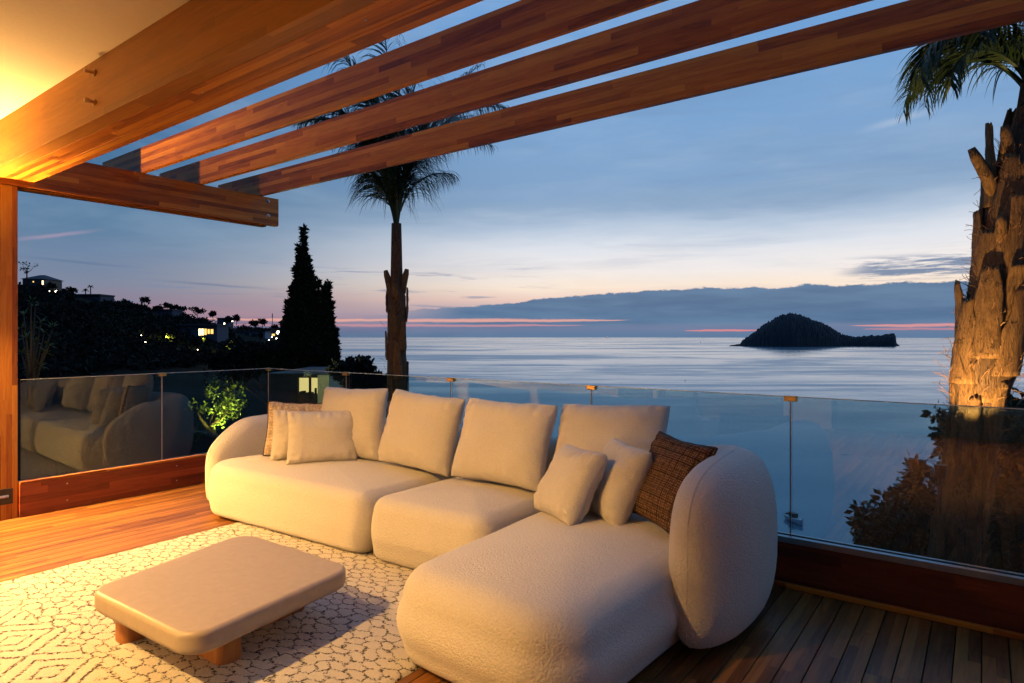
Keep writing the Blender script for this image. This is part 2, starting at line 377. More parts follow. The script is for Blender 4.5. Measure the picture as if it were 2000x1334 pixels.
M['bark'] = bark('bark', (.05, .032, .020), (.16, .10, .06))
M['fiber'] = plain('palm_fibre', (.22, .11, .05), .9)

def ground_mat():
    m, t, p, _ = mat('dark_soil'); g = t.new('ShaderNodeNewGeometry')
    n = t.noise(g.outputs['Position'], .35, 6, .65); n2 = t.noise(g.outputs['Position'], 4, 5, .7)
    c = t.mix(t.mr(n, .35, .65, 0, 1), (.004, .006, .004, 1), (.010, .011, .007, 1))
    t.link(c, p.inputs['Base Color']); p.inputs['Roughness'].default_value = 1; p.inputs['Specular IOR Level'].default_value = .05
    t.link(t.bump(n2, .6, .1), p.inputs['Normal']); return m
M['ground'] = ground_mat()
def sea_mat():
    m, t, p, _ = mat('evening_sea'); g = t.new('ShaderNodeNewGeometry'); x, y, z = t.sep(g.outputs['Position'])
    fw = t.m('ADD', t.m('MULTIPLY', x, FW.x), t.m('MULTIPLY', y, FW.y)); rt = t.m('ADD', t.m('MULTIPLY', x, RT.x), t.m('MULTIPLY', y, RT.y))
    # wind slicks: long bands across the line of sight, size growing with the scale of the noise
    big = t.noise(t.comb(t.m('MULTIPLY', rt, .0016), t.m('MULTIPLY', fw, .0052), 0), 1.0, 5, .62, .8)
    mid = t.noise(t.comb(t.m('MULTIPLY', rt, .012), t.m('MULTIPLY', fw, .035), 4), 1.0, 4, .6, .5)
    slick = t.ss(t.m('ADD', t.m('MULTIPLY', big, .72), t.m('MULTIPLY', mid, .28)), .40, .56)
    c = t.mix(slick, (.07, .16, .22, 1), (.11, .21, .27, 1))
    t.link(c, p.inputs['Base Color'])
    t.put(p.inputs['Roughness'], t.mr(slick, 0, 1, .20, .12)); p.inputs['IOR'].default_value = 1.8
    # shading normal tilted landward so the water mirrors brighter sky, less in the slicks
    w = t.noise(t.comb(t.m('MULTIPLY', rt, .10), t.m('MULTIPLY', fw, .22), 0), 1.0, 3, .6)
    w2 = t.noise(t.comb(t.m('MULTIPLY', rt, .012), t.m('MULTIPLY', fw, .03), 3), 1.0, 3, .6)
    lean = t.m('ADD', t.mr(slick, 0, 1, .078, .040), t.m('ADD', t.m('MULTIPLY', t.m('SUBTRACT', w, .5), .022), t.m('MULTIPLY', t.m('SUBTRACT', w2, .5), .022)))
    nv = t.new('ShaderNodeVectorMath', operation='NORMALIZE')
    t.link(t.comb(t.m('MULTIPLY', lean, -FW.x), t.m('MULTIPLY', lean, -FW.y), 1.0), nv.inputs[0])
    t.link(nv.outputs[0], p.inputs['Normal']); return m
M['sea'] = sea_mat()

def rug_mat():
    m, t, p, _ = mat('cream_rug'); g = t.new('ShaderNodeNewGeometry'); P = g.outputs['Position']
    nv = t.noise(P, 9, 2, .5, 0, True); nf = t.noise(P, 70, 2, .6, 0, True)
    def off(v, n, k):
        a = t.new('ShaderNodeVectorMath', operation='SUBTRACT'); t.link(n, a.inputs[0]); a.inputs[1].default_value = (.5, .5, .5)
        b = t.new('ShaderNodeVectorMath', operation='SCALE'); t.link(a.outputs[0], b.inputs[0]); b.inputs['Scale'].default_value = k
        c = t.new('ShaderNodeVectorMath', operation='ADD'); t.link(v, c.inputs[0]); t.link(b.outputs[0], c.inputs[1]); return c.outputs[0]
    nl_ = t.noise(P, 3.2, 2, .5, 0, True); v2 = off(off(P, nv, .035), nf, .026); v = off(off(off(P, nl_, .16), nv, .075), nf, .036); x, y, z = t.sep(v)
    # lattice of long six-sided cells
    hx = t.m('DIVIDE', x, .108); hy = t.m('DIVIDE', y, .060)
    def cell(ox, oy):
        cx_ = t.m('SUBTRACT', t.m('FRACT', t.m('ADD', hx, ox)), .5); cy_ = t.m('MULTIPLY', t.m('SUBTRACT', t.m('FRACT', t.m('DIVIDE', t.m('ADD', hy, oy), 1.732)), .5), 1.732)
        return cx_, cy_, t.m('ADD', t.m('MULTIPLY', cx_, cx_), t.m('MULTIPLY', cy_, cy_))
    ax_, ay_, ad = cell(0, 0); bx_, by_, bd = cell(.5, .866)
    pick = t.m('LESS_THAN', ad, bd)
    qx = t.m('ABSOLUTE', t.m('ADD', t.m('MULTIPLY', ax_, pick), t.m('MULTIPLY', bx_, t.m('SUBTRACT', 1, pick))))
    qy = t.m('ABSOLUTE', t.m('ADD', t.m('MULTIPLY', ay_, pick), t.m('MULTIPLY', by_, t.m('SUBTRACT', 1, pick))))
    hexd = t.m('SUBTRACT', .5, t.m('MAXIMUM', qx, t.m('ADD', t.m('MULTIPLY', qx, .5), t.m('MULTIPLY', qy, .866))))
    l1 = t.m('SUBTRACT', 1, t.ss(hexd, .035, .105))
    # nested lozenges
    x2, y2, _z2 = t.sep(v2); tri = t.m('ABSOLUTE', t.m('SUBTRACT', t.m('FRACT', t.m('DIVIDE', x2, .46)), .5)); tr2 = t.m('ABSOLUTE', t.m('SUBTRACT', t.m('FRACT', t.m('DIVIDE', y2, .50)), .5))
    q = t.m('ABSOLUTE', t.m('SUBTRACT', t.m('FRACT', t.m('MULTIPLY', t.m('ADD', tri, tr2), 5.2)), .5))
    l2 = t.m('SUBTRACT', 1, t.ss(q, .07, .16))
    reg = t.ss(t.m('ADD', t.m('SUBTRACT', 1.14, y), t.m('MULTIPLY', t.m('SUBTRACT', -3.3, x), .02)), -.02, .02)
    line = t.m('ADD', t.m('MULTIPLY', l1, t.m('SUBTRACT', 1, reg)), t.m('MULTIPLY', l2, reg))
    brk = t.ss(t.noise(P, 60, 3, .75), .42, .54); line = t.m('MULTIPLY', line, brk)
    tuft = t.noise(P, 210, 3, .7); pile = t.noise(P, 28, 3, .6)
    cream = t.mix(t.mr(tuft, .3, .7, 0, 1), (.52, .46, .38, 1), (.80, .75, .66, 1))
    c = t.mix(line, cream, (.035, .028, .025, 1))
    t.link(c, p.inputs['Base Color']); p.inputs['Roughness'].default_value = .95; p.inputs['Sheen Weight'].default_value = .2; p.inputs['Specular IOR Level'].default_value = .1
    h = t.m('SUBTRACT', t.m('ADD', t.m('MULTIPLY', tuft, .5), pile), t.m('MULTIPLY', line, .6))
    t.link(t.bump(h, .8, .012), p.inputs['Normal']); return m
M['rug'] = rug_mat()

# ================================================================== SETTING
# ---- sea
def sea():
    R = 10800.0; n = 192; rings = [0, 60, 200, 600, 1800, 5000, R]; v = [(0, 0, 0)]; f = []
    for r in rings[1:]:
        for k in range(n): v.append((r*math.cos(2*math.pi*k/n), r*math.sin(2*math.pi*k/n), 0))
    for k in range(n): f.append((0, 1+k, 1+(k+1) % n))
    for i in range(len(rings)-2):
        for k in range(n):
            a = 1+i*n+k; b = 1+i*n+(k+1) % n; f.append((a, a+n, b+n, b))
    link('sea', newmesh('sea', v, f, M['sea']), None, (0, 0, -35), label='calm evening sea with long pale slicks', kind='structure')
sea()

# ---- terrain
def sm(x, a, b):
    x = np.clip((x-a)/(b-a), 0, 1); return x*x*(3-2*x)
RPX = [-900, 34, 90, 130, 200, 300, 400, 480, 560, 640]
RY  = [560, 572, 575, 580, 597, 612, 634, 647, 654, 668]
RD  = [120, 150, 155, 165, 180, 200, 250, 320, 380, 420]
def terrain_z(px_az, r):
    az = px_az
    px = np.where(np.abs(az) < 1.4, 1000+FPX*np.tan(np.clip(az, -1.4, 1.4)), np.where(az < 0, -6000, 8000))
    seaz = np.maximum(-2.6-.62*np.maximum(r-6.5, 0), -46)
    zr0 = np.interp(px, RPX, RY); dr = np.interp(px, RPX, RD) / np.maximum(np.cos(np.clip(az, -1.1, 1.1)), .4)
    zr = EYE - (zr0-655)/FPX*dr*np.cos(np.clip(az, -1.1, 1.1))
    near = -2.6 - 2.2*sm(r, 14, 34)
    up = near + (zr-near)*sm(r, 42, 1.0*dr)**1.6
    left = np.where(r > dr, zr - (r-dr)*.35, up); left = np.maximum(left, -46)
    wl = 1-sm(px, 590, 720)
    land = seaz*(1-wl)+left*wl
    rb = sm(np.abs(az), 1.15, 1.5)*(az > 0)                 # behind and to the right the slope comes back up
    land = land*(1-rb)+(-.8+.02*r)*rb
    return land
def terrain():
    AZ = np.concatenate([np.linspace(-math.pi, -.75, 60)[:-1], np.linspace(-.75, .75, 260)[:-1], np.linspace(.75, math.pi, 60)[:-1]])
    Rr = np.concatenate([[0.5], np.geomspace(7, 900, 110)])
    A, Rg = np.meshgrid(AZ, Rr, indexing='ij'); Z = terrain_z(A, Rg)
    amp = .10+.9*sm(Rg, 20, 90); 
    px = -Rg*np.sin(-A+0)*0
    X = Rg*(np.cos(A)*FW.x+np.sin(A)*RT.x); Y = Rg*(np.cos(A)*FW.y+np.sin(A)*RT.y)
    nz = np.array([noise.fractal(Vector((x*.05, y*.05, 0)), 1.0, 2.0, 4) for x, y in zip(X.ravel(), Y.ravel())]).reshape(X.shape)
    Z = Z+nz*amp
    Z[:, 0] = -2.6
    inside = Rg < 9
    Z = np.where(inside, np.minimum(Z, -.9), Z)
    na, nr = A.shape; v = np.stack([X, Y, Z], -1).reshape(-1, 3)
    f = []
    for i in range(na):
        j = (i+1) % na
        for k in range(nr-1): f.append((i*nr+k, j*nr+k, j*nr+k+1, i*nr+k+1))
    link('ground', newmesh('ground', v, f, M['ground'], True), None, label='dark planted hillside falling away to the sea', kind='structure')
terrain()
def gz(px, d):
    az = math.atan((px-1000)/FPX); return float(terrain_z(np.array([az]), np.array([d/math.cos(az)]))[0])

# ---- foliage clumps
def leaf_cloud(centers, radii, n, size, rng, squash=1.0, aspect=1.6, shell=.55):
    """n leaf-shaped quads round each centre (numpy)"""
    C = np.repeat(np.array([tuple(c) for c in centers], float), n, 0); R = np.repeat(np.array(radii, float), n)
    N = len(C); d = rng.normal(size=(N, 3)); d /= np.linalg.norm(d, axis=1, keepdims=True)
    rr = R*(shell+(1-shell)*rng.random(N)**.6)*(1+.18*rng.normal(size=N)); P = C+d*rr[:, None]*np.array([1, 1, squash])
    a = rng.normal(size=(N, 3))+d*.6; a /= np.linalg.norm(a, axis=1, keepdims=True)
    b = np.cross(a, rng.normal(size=(N, 3))); b /= np.linalg.norm(b, axis=1, keepdims=True)
    s = size*(.6+.8*rng.random(N)); L = a*(s*aspect)[:, None]; W = b*s[:, None]*.5
    V = np.stack([P, P+L*.5+W, P+L, P+L*.5-W], 1).reshape(-1, 3)
    F = (np.arange(N)*4)[:, None]+np.arange(4); return V, F
def np_mesh(name, V, F, mt):
    me = bpy.data.meshes.new(name); nF = len(F)
    me.vertices.add(len(V)); me.vertices.foreach_set('co', V.astype(np.float32).ravel())
    me.loops.add(nF*4); me.loops.foreach_set('vertex_index', F.astype(np.int32).ravel())
    me.polygons.add(nF); me.polygons.foreach_set('loop_start', (np.arange(nF)*4).astype(np.int32)); me.polygons.foreach_set('loop_total', np.full(nF, 4, np.int32))
    me.update(calc_edges=True); me.materials.append(mt); return me

# ================================================================== ARCHITECTURE
GX = -6.20; GY = 3.93                 # the two glass lines
def deck():
    root = thing('deck', 'hardwood terrace deck of long narrow boards', None, kind='structure')
    w = .1015; x = GX+.004; first = True
    while x < 2.6:
        x1 = min(x+w-.0045, 2.6)
        o = box('deck_board', x, x1, -3.0, GY-.05, -.028, 0.0, M['deck'], root, bev=.0022)
        if not first: pass
        x += w
    box('deck_frame', GX-.15, 2.7, -3.1, GY+.10, -.30, -.034, M['gasket'], root)
    box('fascia_board', GX-.16, 2.7, GY+.102, GY+.13, -.42, .20, M['upstX'], root)
    return root
deck()

def railings():
    sea_r = thing('glass_railing', 'frameless glass railing along the sea side of the terrace, brass clips on top', 'railing', (GX, GY, 0))
    land_r = thing('glass_railing', 'shorter frameless glass railing at the left of the terrace, beside the post', 'railing', (GX, 1.72, 0))
    T = .013; z0, z1 = .262, 1.098
    xs = [GX+.012, -4.9, -3.55, -2.22, -.9, .43, 1.76, 2.6]
    for a, b in zip(xs[:-1], xs[1:]):
        box('glass_panel', a+.006, b-.006, GY, GY+T, z0, z1, M['glass'], sea_r)
        box('glass_edge', a+.006, b-.006, GY+.001, GY+T-.001, z1+.0005, z1+.005, M['glass_edge'], sea_r)
    for x in xs[1:-1]:
        box('clip', x-.034, x+.034, GY-.016, GY+T+.012, z1-.024, z1+.007, M['brass'], sea_r, bev=.002)
        box('seal_strip', x-.0050, x-.0005, GY+.001, GY+.004, z0, z1-.026, M['gasket'], sea_r)
        box('seal_strip', x+.0010, x+.0040, GY+.001, GY+.004, z0, z1-.026, M['seal'], sea_r)
    ys = [1.735, 2.83, GY-.004]
    for a, b in zip(ys[:-1], ys[1:]):
        box('glass_panel', GX-T, GX, a+.006, b-.006, z0, z1, M['glass'], land_r)
        box('glass_edge', GX-T+.001, GX-.001, a+.006, b-.006, z1+.0005, z1+.005, M['glass_edge'], land_r)
    y = 2.83
    box('clip', GX-T-.012, GX+.016, y-.034, y+.034, z1-.024, z1+.007, M['brass'], land_r, bev=.002)
    box('seal_strip', GX-.004, GX-.001, y-.0045, y-.001, z0, z1-.026, M['seal'], land_r)
    box('seal_strip', GX-.004, GX-.001, y+.0015, y+.0045, z0, z1-.026, M['seal'], land_r)
    box('clip', GX-T-.012, GX+.030, GY-.014, GY+T+.010, z1-.024, z1+.007, M['brass'], land_r, bev=.002)
    box('seal_strip', GX+.001, GX+.008, GY+.001, GY+.004, z0, z1-.026, M['seal'], land_r)
    # low timber upstands the glass stands in
    box('upstand_board', GX+.060, 2.6, GY-.030, GY-.004, .002, .255, M['upstX'], sea_r, bev=.002)
    box('skirting_strip', GX+.060, 2.6, GY-.056, GY-.032, .002, .030, M['woodX'], sea_r, bev=.003)
    box('channel', GX+.060, 2.6, GY-.040, GY-.002, .258, .292, M['anod'], sea_r, bev=.002)
    box('channel_lip', GX+.060, 2.6, GY+T+.002, GY+T+.022, .20, .296, M['anod'], sea_r)
    box('outer_board', GX-.02, 2.6, GY+T+.024, GY+T+.048, -.02, .285, M['upstX'], sea_r)
    box('upstand_board', GX+.004, GX+.030, 1.725, GY-.058, .002, .262, M['upst'], land_r, bev=.002)
    box('cap_board', GX+.002, GX+.040, 1.725, GY-.058, .264, .286, M['woodY'], land_r, bev=.003)
    box('outer_board', GX-T-.045, GX-T-.003, 1.725, GY, -.02, .282, M['upst'], land_r)
    for yy in (2.05, 2.95):
        for zz in (.215, .075):
            mb = MB(); mb.tube([(GX+.030, yy, zz), (GX+.034, yy, zz)], .006, 10); mb.link('screw', M['steel'], None).parent = land_r
    for o in land_r.children:
        if o.name.startswith('screw'): o.location = -land_r.location
railings()

def pergola():
    root = thing('pergola', 'laminated timber pergola with a thick main beam and slatted rafters', 'pergola', (GX, 1.6, 0))
    # main beam: three boards glued side by side
    for y0, y1 in ((1.50, 1.598), (1.601, 1.728), (1.731, 1.83)):
        box('beam_board', GX+.004, 4.2, y0, y1, 2.70, 3.06, M['beamX'] if y0 < 1.55 else M['woodX'], root, bev=.002)
    box('cross_beam', GX-.075, GX, 1.52, 4.06, 2.652, 2.948, M['woodY'], root, bev=.003)
    box('cross_beam', GX-.155, GX-.078, 1.52, 3.96, 2.640, 2.948, M['woodY'], root, bev=.003)
    for y, z in ((2.645, 2.95), (3.19, 2.95), (3.835, 2.95)):
        box('rafter', -7.05, 4.2, y, y+.045, z, z+.23, M['woodX'], root, bev=.003)
    box('post', GX-.14, GX, 1.50, 1.72, 0.0, 2.648, M['woodZ'], root, bev=.004)
    loc = root.location
    def bolt(p, ax, r=.022, ln=.02, mt='steel', washer=True):
        mb = MB(); p = Vector(p)-loc; ax = Vector(ax)
        if washer: mb.tube([p, p+ax*.004], r, 16)
        mb.tube([p+ax*.004, p+ax*ln*.7, p+ax*ln], [r*.62, r*.60, r*.45], 12)
        mb.link('bolt', M[mt], root, True)
    for z in (2.90, 2.745): bolt((GX+.001, 3.93, z), (1, 0, 0))
    for z in (2.965, 2.795):
        mb = MB(); p = Vector((-4.1, 1.498, z))-loc
        mb.tube([p, p+Vector((0, -.006, 0))], .020, 16); mb.tube([p+Vector((0, -.006, 0)), p+Vector((0, -.045, 0))], .009, 10)
        mb.tube([p+Vector((0, -.030, .002)), p+Vector((0, -.052, 0))], [.016, .014], 6)
        mb.link('bolt', M['bronze'], root)
    for x, y in ((-6.05, 1.66), (-5.2, 1.66), (-4.25, 1.66), (-3.2, 1.66), (-1.95, 1.66)):
        mb = MB(); p = Vector((x, y, 2.6985))-loc; mb.tube([p, p+Vector((0, 0, -.004))], .006, 8); mb.link('screw', M['steel'], root)
    for y in (2.05, 2.75, 3.55):
        mb = MB(); p = Vector((GX-.115, y, 2.6385))-loc; mb.tube([p, p+Vector((0, 0, -.004))], .007, 8); mb.link('screw', M['steel'], root)
    # lock plate on the post
    pl = box('lock_plate', GX+.001, GX+.007, 1.595, 1.687, .122, .246, M['black'], root, bev=.002)
    cy = MB(); cy.tube([(.004, -.040, 0), (.004, .015, 0)], .013, 12); cy.tube([(.004, .0, 0), (.014, .0, 0)], .007, 10)
    cy.link('lock_cylinder', M['steel'], pl)
pergola()

def soffit_and_house():
    root = thing('villa', 'villa wing behind the terrace with white soffit and pale walls', 'villa', (0, 0, 0))
    box('soffit', -6.4, 5.0, -3.2, 1.497, 3.035, 3.075, M['plaster'], root)
    box('roof', -6.6, 5.2, -3.4, 1.86, 3.08, 3.30, M['gasket'], root)
    box('side_wall', -6.50, -6.30, -3.0, 1.497, -.3, 3.032, M['wall'], root)
    # back wall with two wide glazed openings
    yb = -3.0
    for x0, x1 in ((-6.298, -5.6), (-2.6, -1.9), (1.1, 4.9)):
        box('wall', x0, x1, yb-.25, yb, -.3, 3.032, M['wall'], root)
    for x0, x1 in ((-5.6, -2.6), (-1.9, 1.1)):
        box('lintel', x0, x1, yb-.25, yb, 2.45, 3.032, M['wall'], root)
        f = box('door_frame', x0+.001, x1-.001, yb-.14, yb-.08, 2.38, 2.447, M['black'], root)
        for q in (x0+.03, (x0+x1)/2, x1-.03): box('door_frame', q-.029, q+.029, yb-.14, yb-.08, 0, 2.378, M['black'], root)
        box('pane', x0+.061, x1-.061, yb-.115, yb-.105, .01, 2.378, M['glass'], root)
    box('room_wall', -6.298, 4.9, yb-4.0, yb-3.9, -.3, 3.03, M['wall'], root)
    box('room_floor', -6.298, 4.9, yb-3.9, yb-.251, -.1, -.01, M['woodX'], root)
    box('room_side_wall', 4.902, 5.0, yb-4.0, -1.0, -.3, 3.03, M['wall'], root)
soffit_and_house()

# ---- lamps of the place
def sconce(x, y, z, power, label):
    root = thing('wall_sconce', label, 'wall lamp', (x, y, z), group='wall lamps of the villa')
    b = MB(); b.tube([(.115, 0, -.13), (.115, 0, .13)], .045, 20, cap=False); b.link('shade', M['bronze'], root, True)
    b = MB(); b.box(.001, .068, -.03, .03, -.05, .05); b.link('bracket', M['bronze'], root)
    b = MB(); b.tube([(.115, 0, -.05), (.115, 0, .05)], .028, 14); b.link('bulb', emit('bulb_glow', (1, .72, .38), 6), root, True)
    for s in (1, -1):
        lamp('sconce_light', 'SPOT', (x+.115, y, z+s*.132), power*(.55 if s > 0 else 1), WARM, .03, (x+.30, y, z+s*2), 150, .75)
W1 = sconce(-6.298, 1.00, 1.85, 1150, 'brass up and down wall lamp nearest the timber post')
W2 = sconce(-6.298, -.28, 1.85, 420, 'brass up and down wall lamp further back on the side wall')
def downlight(x, y, power, tgt, label, ang=110, col=WARM, rad=.05):
    root = thing('downlight', label, 'downlight', (x, y, 3.034), group='soffit downlights')
    mb = MB(); n = 24
    for k in range(n):
        a0, a1 = 2*math.pi*k/n, 2*math.pi*(k+1)/n
        q = [(r*math.cos(a), r*math.sin(a), z) for r, z in ((.045, -.004), (.062, -.006)) for a in (a0, a1)]
        mb.add(q, [(0, 1, 3, 2)])
    mb.link('trim_ring', M['steel'], root)
    mb = MB(); mb.tube([(0, 0, -.003), (0, 0, -.001)], .043, 24); mb.link('diffuser', emit('downlight_glow', (1, .7, .4), 4), root)
    lamp('downlight_lamp', 'SPOT', (x, y, 3.015), power, col, rad, tgt, ang, .6)
downlight(-3.05, -.75, 1000, (-3.2, 1.9, 0), 'recessed soffit light over the middle of the terrace', 66)
downlight(-.1, -1.0, 560, (-.1, -.85, 0), 'recessed soffit light at the right end of the terrace', 82)
def lantern(x, y, h, power, label):
    root = thing('floor_lantern', label, 'lantern', (x, y, 0))
    b = MB(); b.box(-.12, .12, -.12, .12, 0, .02); b.box(-.21, .21, -.21, .21, h+.055, h+.07)  # oversized lid added to block lamplight from reaching the rafters
    for sx in (-1, 1):
        for sy in (-1, 1): b.box(sx*.11-.008, sx*.11+.008, sy*.11-.008, sy*.11+.008, .02, h+.055)
    b.link('frame', M['black'], root)
    b = MB(); b.tube([(0, 0, .02), (0, 0, h-.06)], .05, 16); b.link('candle', M['wall'], root, True)
    b = MB(); b.tube([(0, 0, h-.06), (0, 0, h), (0, 0, h+.035)], [.02, .028, .004], 12); b.link('flame', emit('flame', (1, .6, .25), 8), root, True)
    lamp('lantern_light', 'POINT', (x, y, h), power, WARM, .035)
lantern(-4.45, -2.2, 1.05, 760, 'tall black lantern standing by the villa doors')

# ================================================================== RUG
def rug():
    x0, x1, y0, y1 = -4.62, -1.98, .0, 3.0; nx, ny = 200, 230
    v = []; f = []
    for j in range(ny+1):
        for i in range(nx+1):
            x = x0+(x1-x0)*i/nx; y = y0+(y1-y0)*j/ny
            e = min(i, nx-i, j, ny-j)
            z = .015+.0035*noise.noise(Vector((x*14, y*14, 0)))+.005*noise.noise(Vector((x*3, y*3, 5)))
            if e == 0: z = .002
            dx = .010*noise.noise(Vector((y*6, 1, 0))); dy = .010*noise.noise(Vector((x*6, 7, 0)))
            v.append((x+dx, y+dy, max(z, .003) if e else .002))
    for j in range(ny):
        for i in range(nx):
            a = j*(nx+1)+i; f.append((a, a+1, a+nx+2, a+nx+1))
    link('rug', newmesh('rug', v, f, M['rug'], True), None, label='thick cream rug with dark irregular lattice lines under the low table', cat='rug')
rug()

# ================================================================== TABLE
def rounded_poly(corners, r, seg=8):
    """convex polygon with rounded corners -> list of points"""
    n = len(corners); out = []
    for i in range(n):
        p0, p, p1 = Vector(corners[i-1]), Vector(corners[i]), Vector(corners[(i+1) % n])
        rr = r[i] if hasattr(r, '__len__') else r
        a = (p0-p).normalized(); b = (p1-p).normalized(); ang = a.angle(b); d = rr/math.tan(ang/2)
        c = p+(a+b).normalized()*(rr/math.sin(ang/2)); s = p+a*d; e = p+b*d
        va, vb = s-c, e-c
        for k in range(seg+1):
            q = k/seg; w = (va*math.sin((1-q)*(math.pi-ang))+vb*math.sin(q*(math.pi-ang)))/math.sin(math.pi-ang)
            out.append(c+w)
    return out
def resample(pts, n):
    P = [Vector(p) for p in pts]; P.append(P[0]); L = [0]
    for a, b in zip(P[:-1], P[1:]): L.append(L[-1]+(b-a).length)
    out = []; j = 0
    for k in range(n):
        t = L[-1]*k/n
        while L[j+1] < t: j += 1
        out.append(P[j].lerp(P[j+1], (t-L[j])/max(L[j+1]-L[j], 1e-9)))
    return out
def normals2d(P):
    n = len(P); N = []
    for i in range(n):
        d = P[(i+1) % n]-P[i-1]; N.append(Vector((d.y, -d.x)).normalized())
    return N
def slab(outline, z0, z1, rt, rb, seg=6, dome=0.0, bulge=0.0, n=160, rings=10, seed=0, lump=0.0):
    """soft solid: vertical side with rounded top and bottom edges, domed top"""
    P = resample(outline, n); N = normals2d(P)
    for _ in range(3): N = [(N[i-1]+N[i]*2+N[(i+1) % n]).normalized() for i in range(n)]
    c = Vector((sum(p.x for p in P)/n, sum(p.y for p in P)/n))
    lay = []
    for k in range(seg+1):
        a = -math.pi/2+math.pi/2*k/seg; lay.append((rb*(1-math.cos(a)), z0+rb+rb*math.sin(a)))
    mid = 6; za, zb = z0+rb, z1-rt
    for k in range(1, mid): lay.append((-bulge*math.sin(math.pi*k/mid), za+(zb-za)*k/mid))
    for k in range(seg+1):
        a = math.pi/2*k/seg; lay.append((rt*(1-math.cos(a)), z1-rt+rt*math.sin(a)))
    v = []; f = []
    for ins, z in lay:
        for p, q in zip(P, N): w = p-q*ins; v.append((w.x, w.y, z))
    L = len(lay)
    last = [Vector((v[(L-1)*n+i][0], v[(L-1)*n+i][1])) for i in range(n)]
    for r in range(1, rings):
        s = 1-r/rings
        for p in last:
            w = c+(p-c)*s; v.append((w.x, w.y, z1+dome*(1-s*s)))
    v.append((c.x, c.y, z1+dome)); top = len(v)-1
    T = L+rings-1
    for i in range(T-1):
        for k in range(n): a = i*n+k; b = i*n+(k+1) % n; f.append((a, b, b+n, a+n))
    for k in range(n): f.append(((T-1)*n+k, (T-1)*n+(k+1) % n, top))
    f.append(tuple(range(n))[::-1])
    if lump:
        v = [tuple(Vector(p)+Vector((noise.noise(Vector(p)*3+Vector((seed, 0, 0))), noise.noise(Vector(p)*3+Vector((0, seed, 9))), noise.noise(Vector(p)*3+Vector((5, 0, seed)))*.5*min(1, max(0, p[2]-z0)/.1)))*lump) for p in v]
    return v, f
def ccw(pts):
    a = sum(pts[i][0]*pts[(i+1) % len(pts)][1]-pts[(i+1) % len(pts)][0]*pts[i][1] for i in range(len(pts)))
    return pts if a > 0 else pts[::-1]
def table():
    o = Vector((-2.98, 1.63, 0)); root = thing('coffee_table', 'low table with a thick rounded stone-coloured top on wooden slab legs', 'coffee table', o)
    cs = ccw([(-3.32, 1.185), (-2.46, 1.225), (-2.57, 2.11), (-3.54, 2.09)])
    out = rounded_poly([(x-o.x, y-o.y) for x, y in cs], .11, 8)
    v, f = slab(out, .185, .285, .022, .034, 6, n=180, rings=4)
    link('tabletop', newmesh('tabletop', v, f, M['table'], True), root)
    for x0, x1, y0, y1 in ((-3.33, -3.21, 1.29, 1.66), (-3.03, -2.66, 1.455, 1.575), (-2.985, -2.862, 1.745, 2.05)):
        c = Vector(((x0+x1)/2, (y0+y1)/2, 0))
        out = rounded_poly(ccw([(x0-c.x, y0-c.y), (x1-c.x, y0-c.y), (x1-c.x, y1-c.y), (x0-c.x, y1-c.y)]), .045, 6)
        v, f = slab(out, .012, .186, .002, .003, 2, n=64, rings=2)
        l = link('leg', newmesh('leg', v, f, M['leg'], True), root, c-o+Vector((0, 0, 0)))
table()

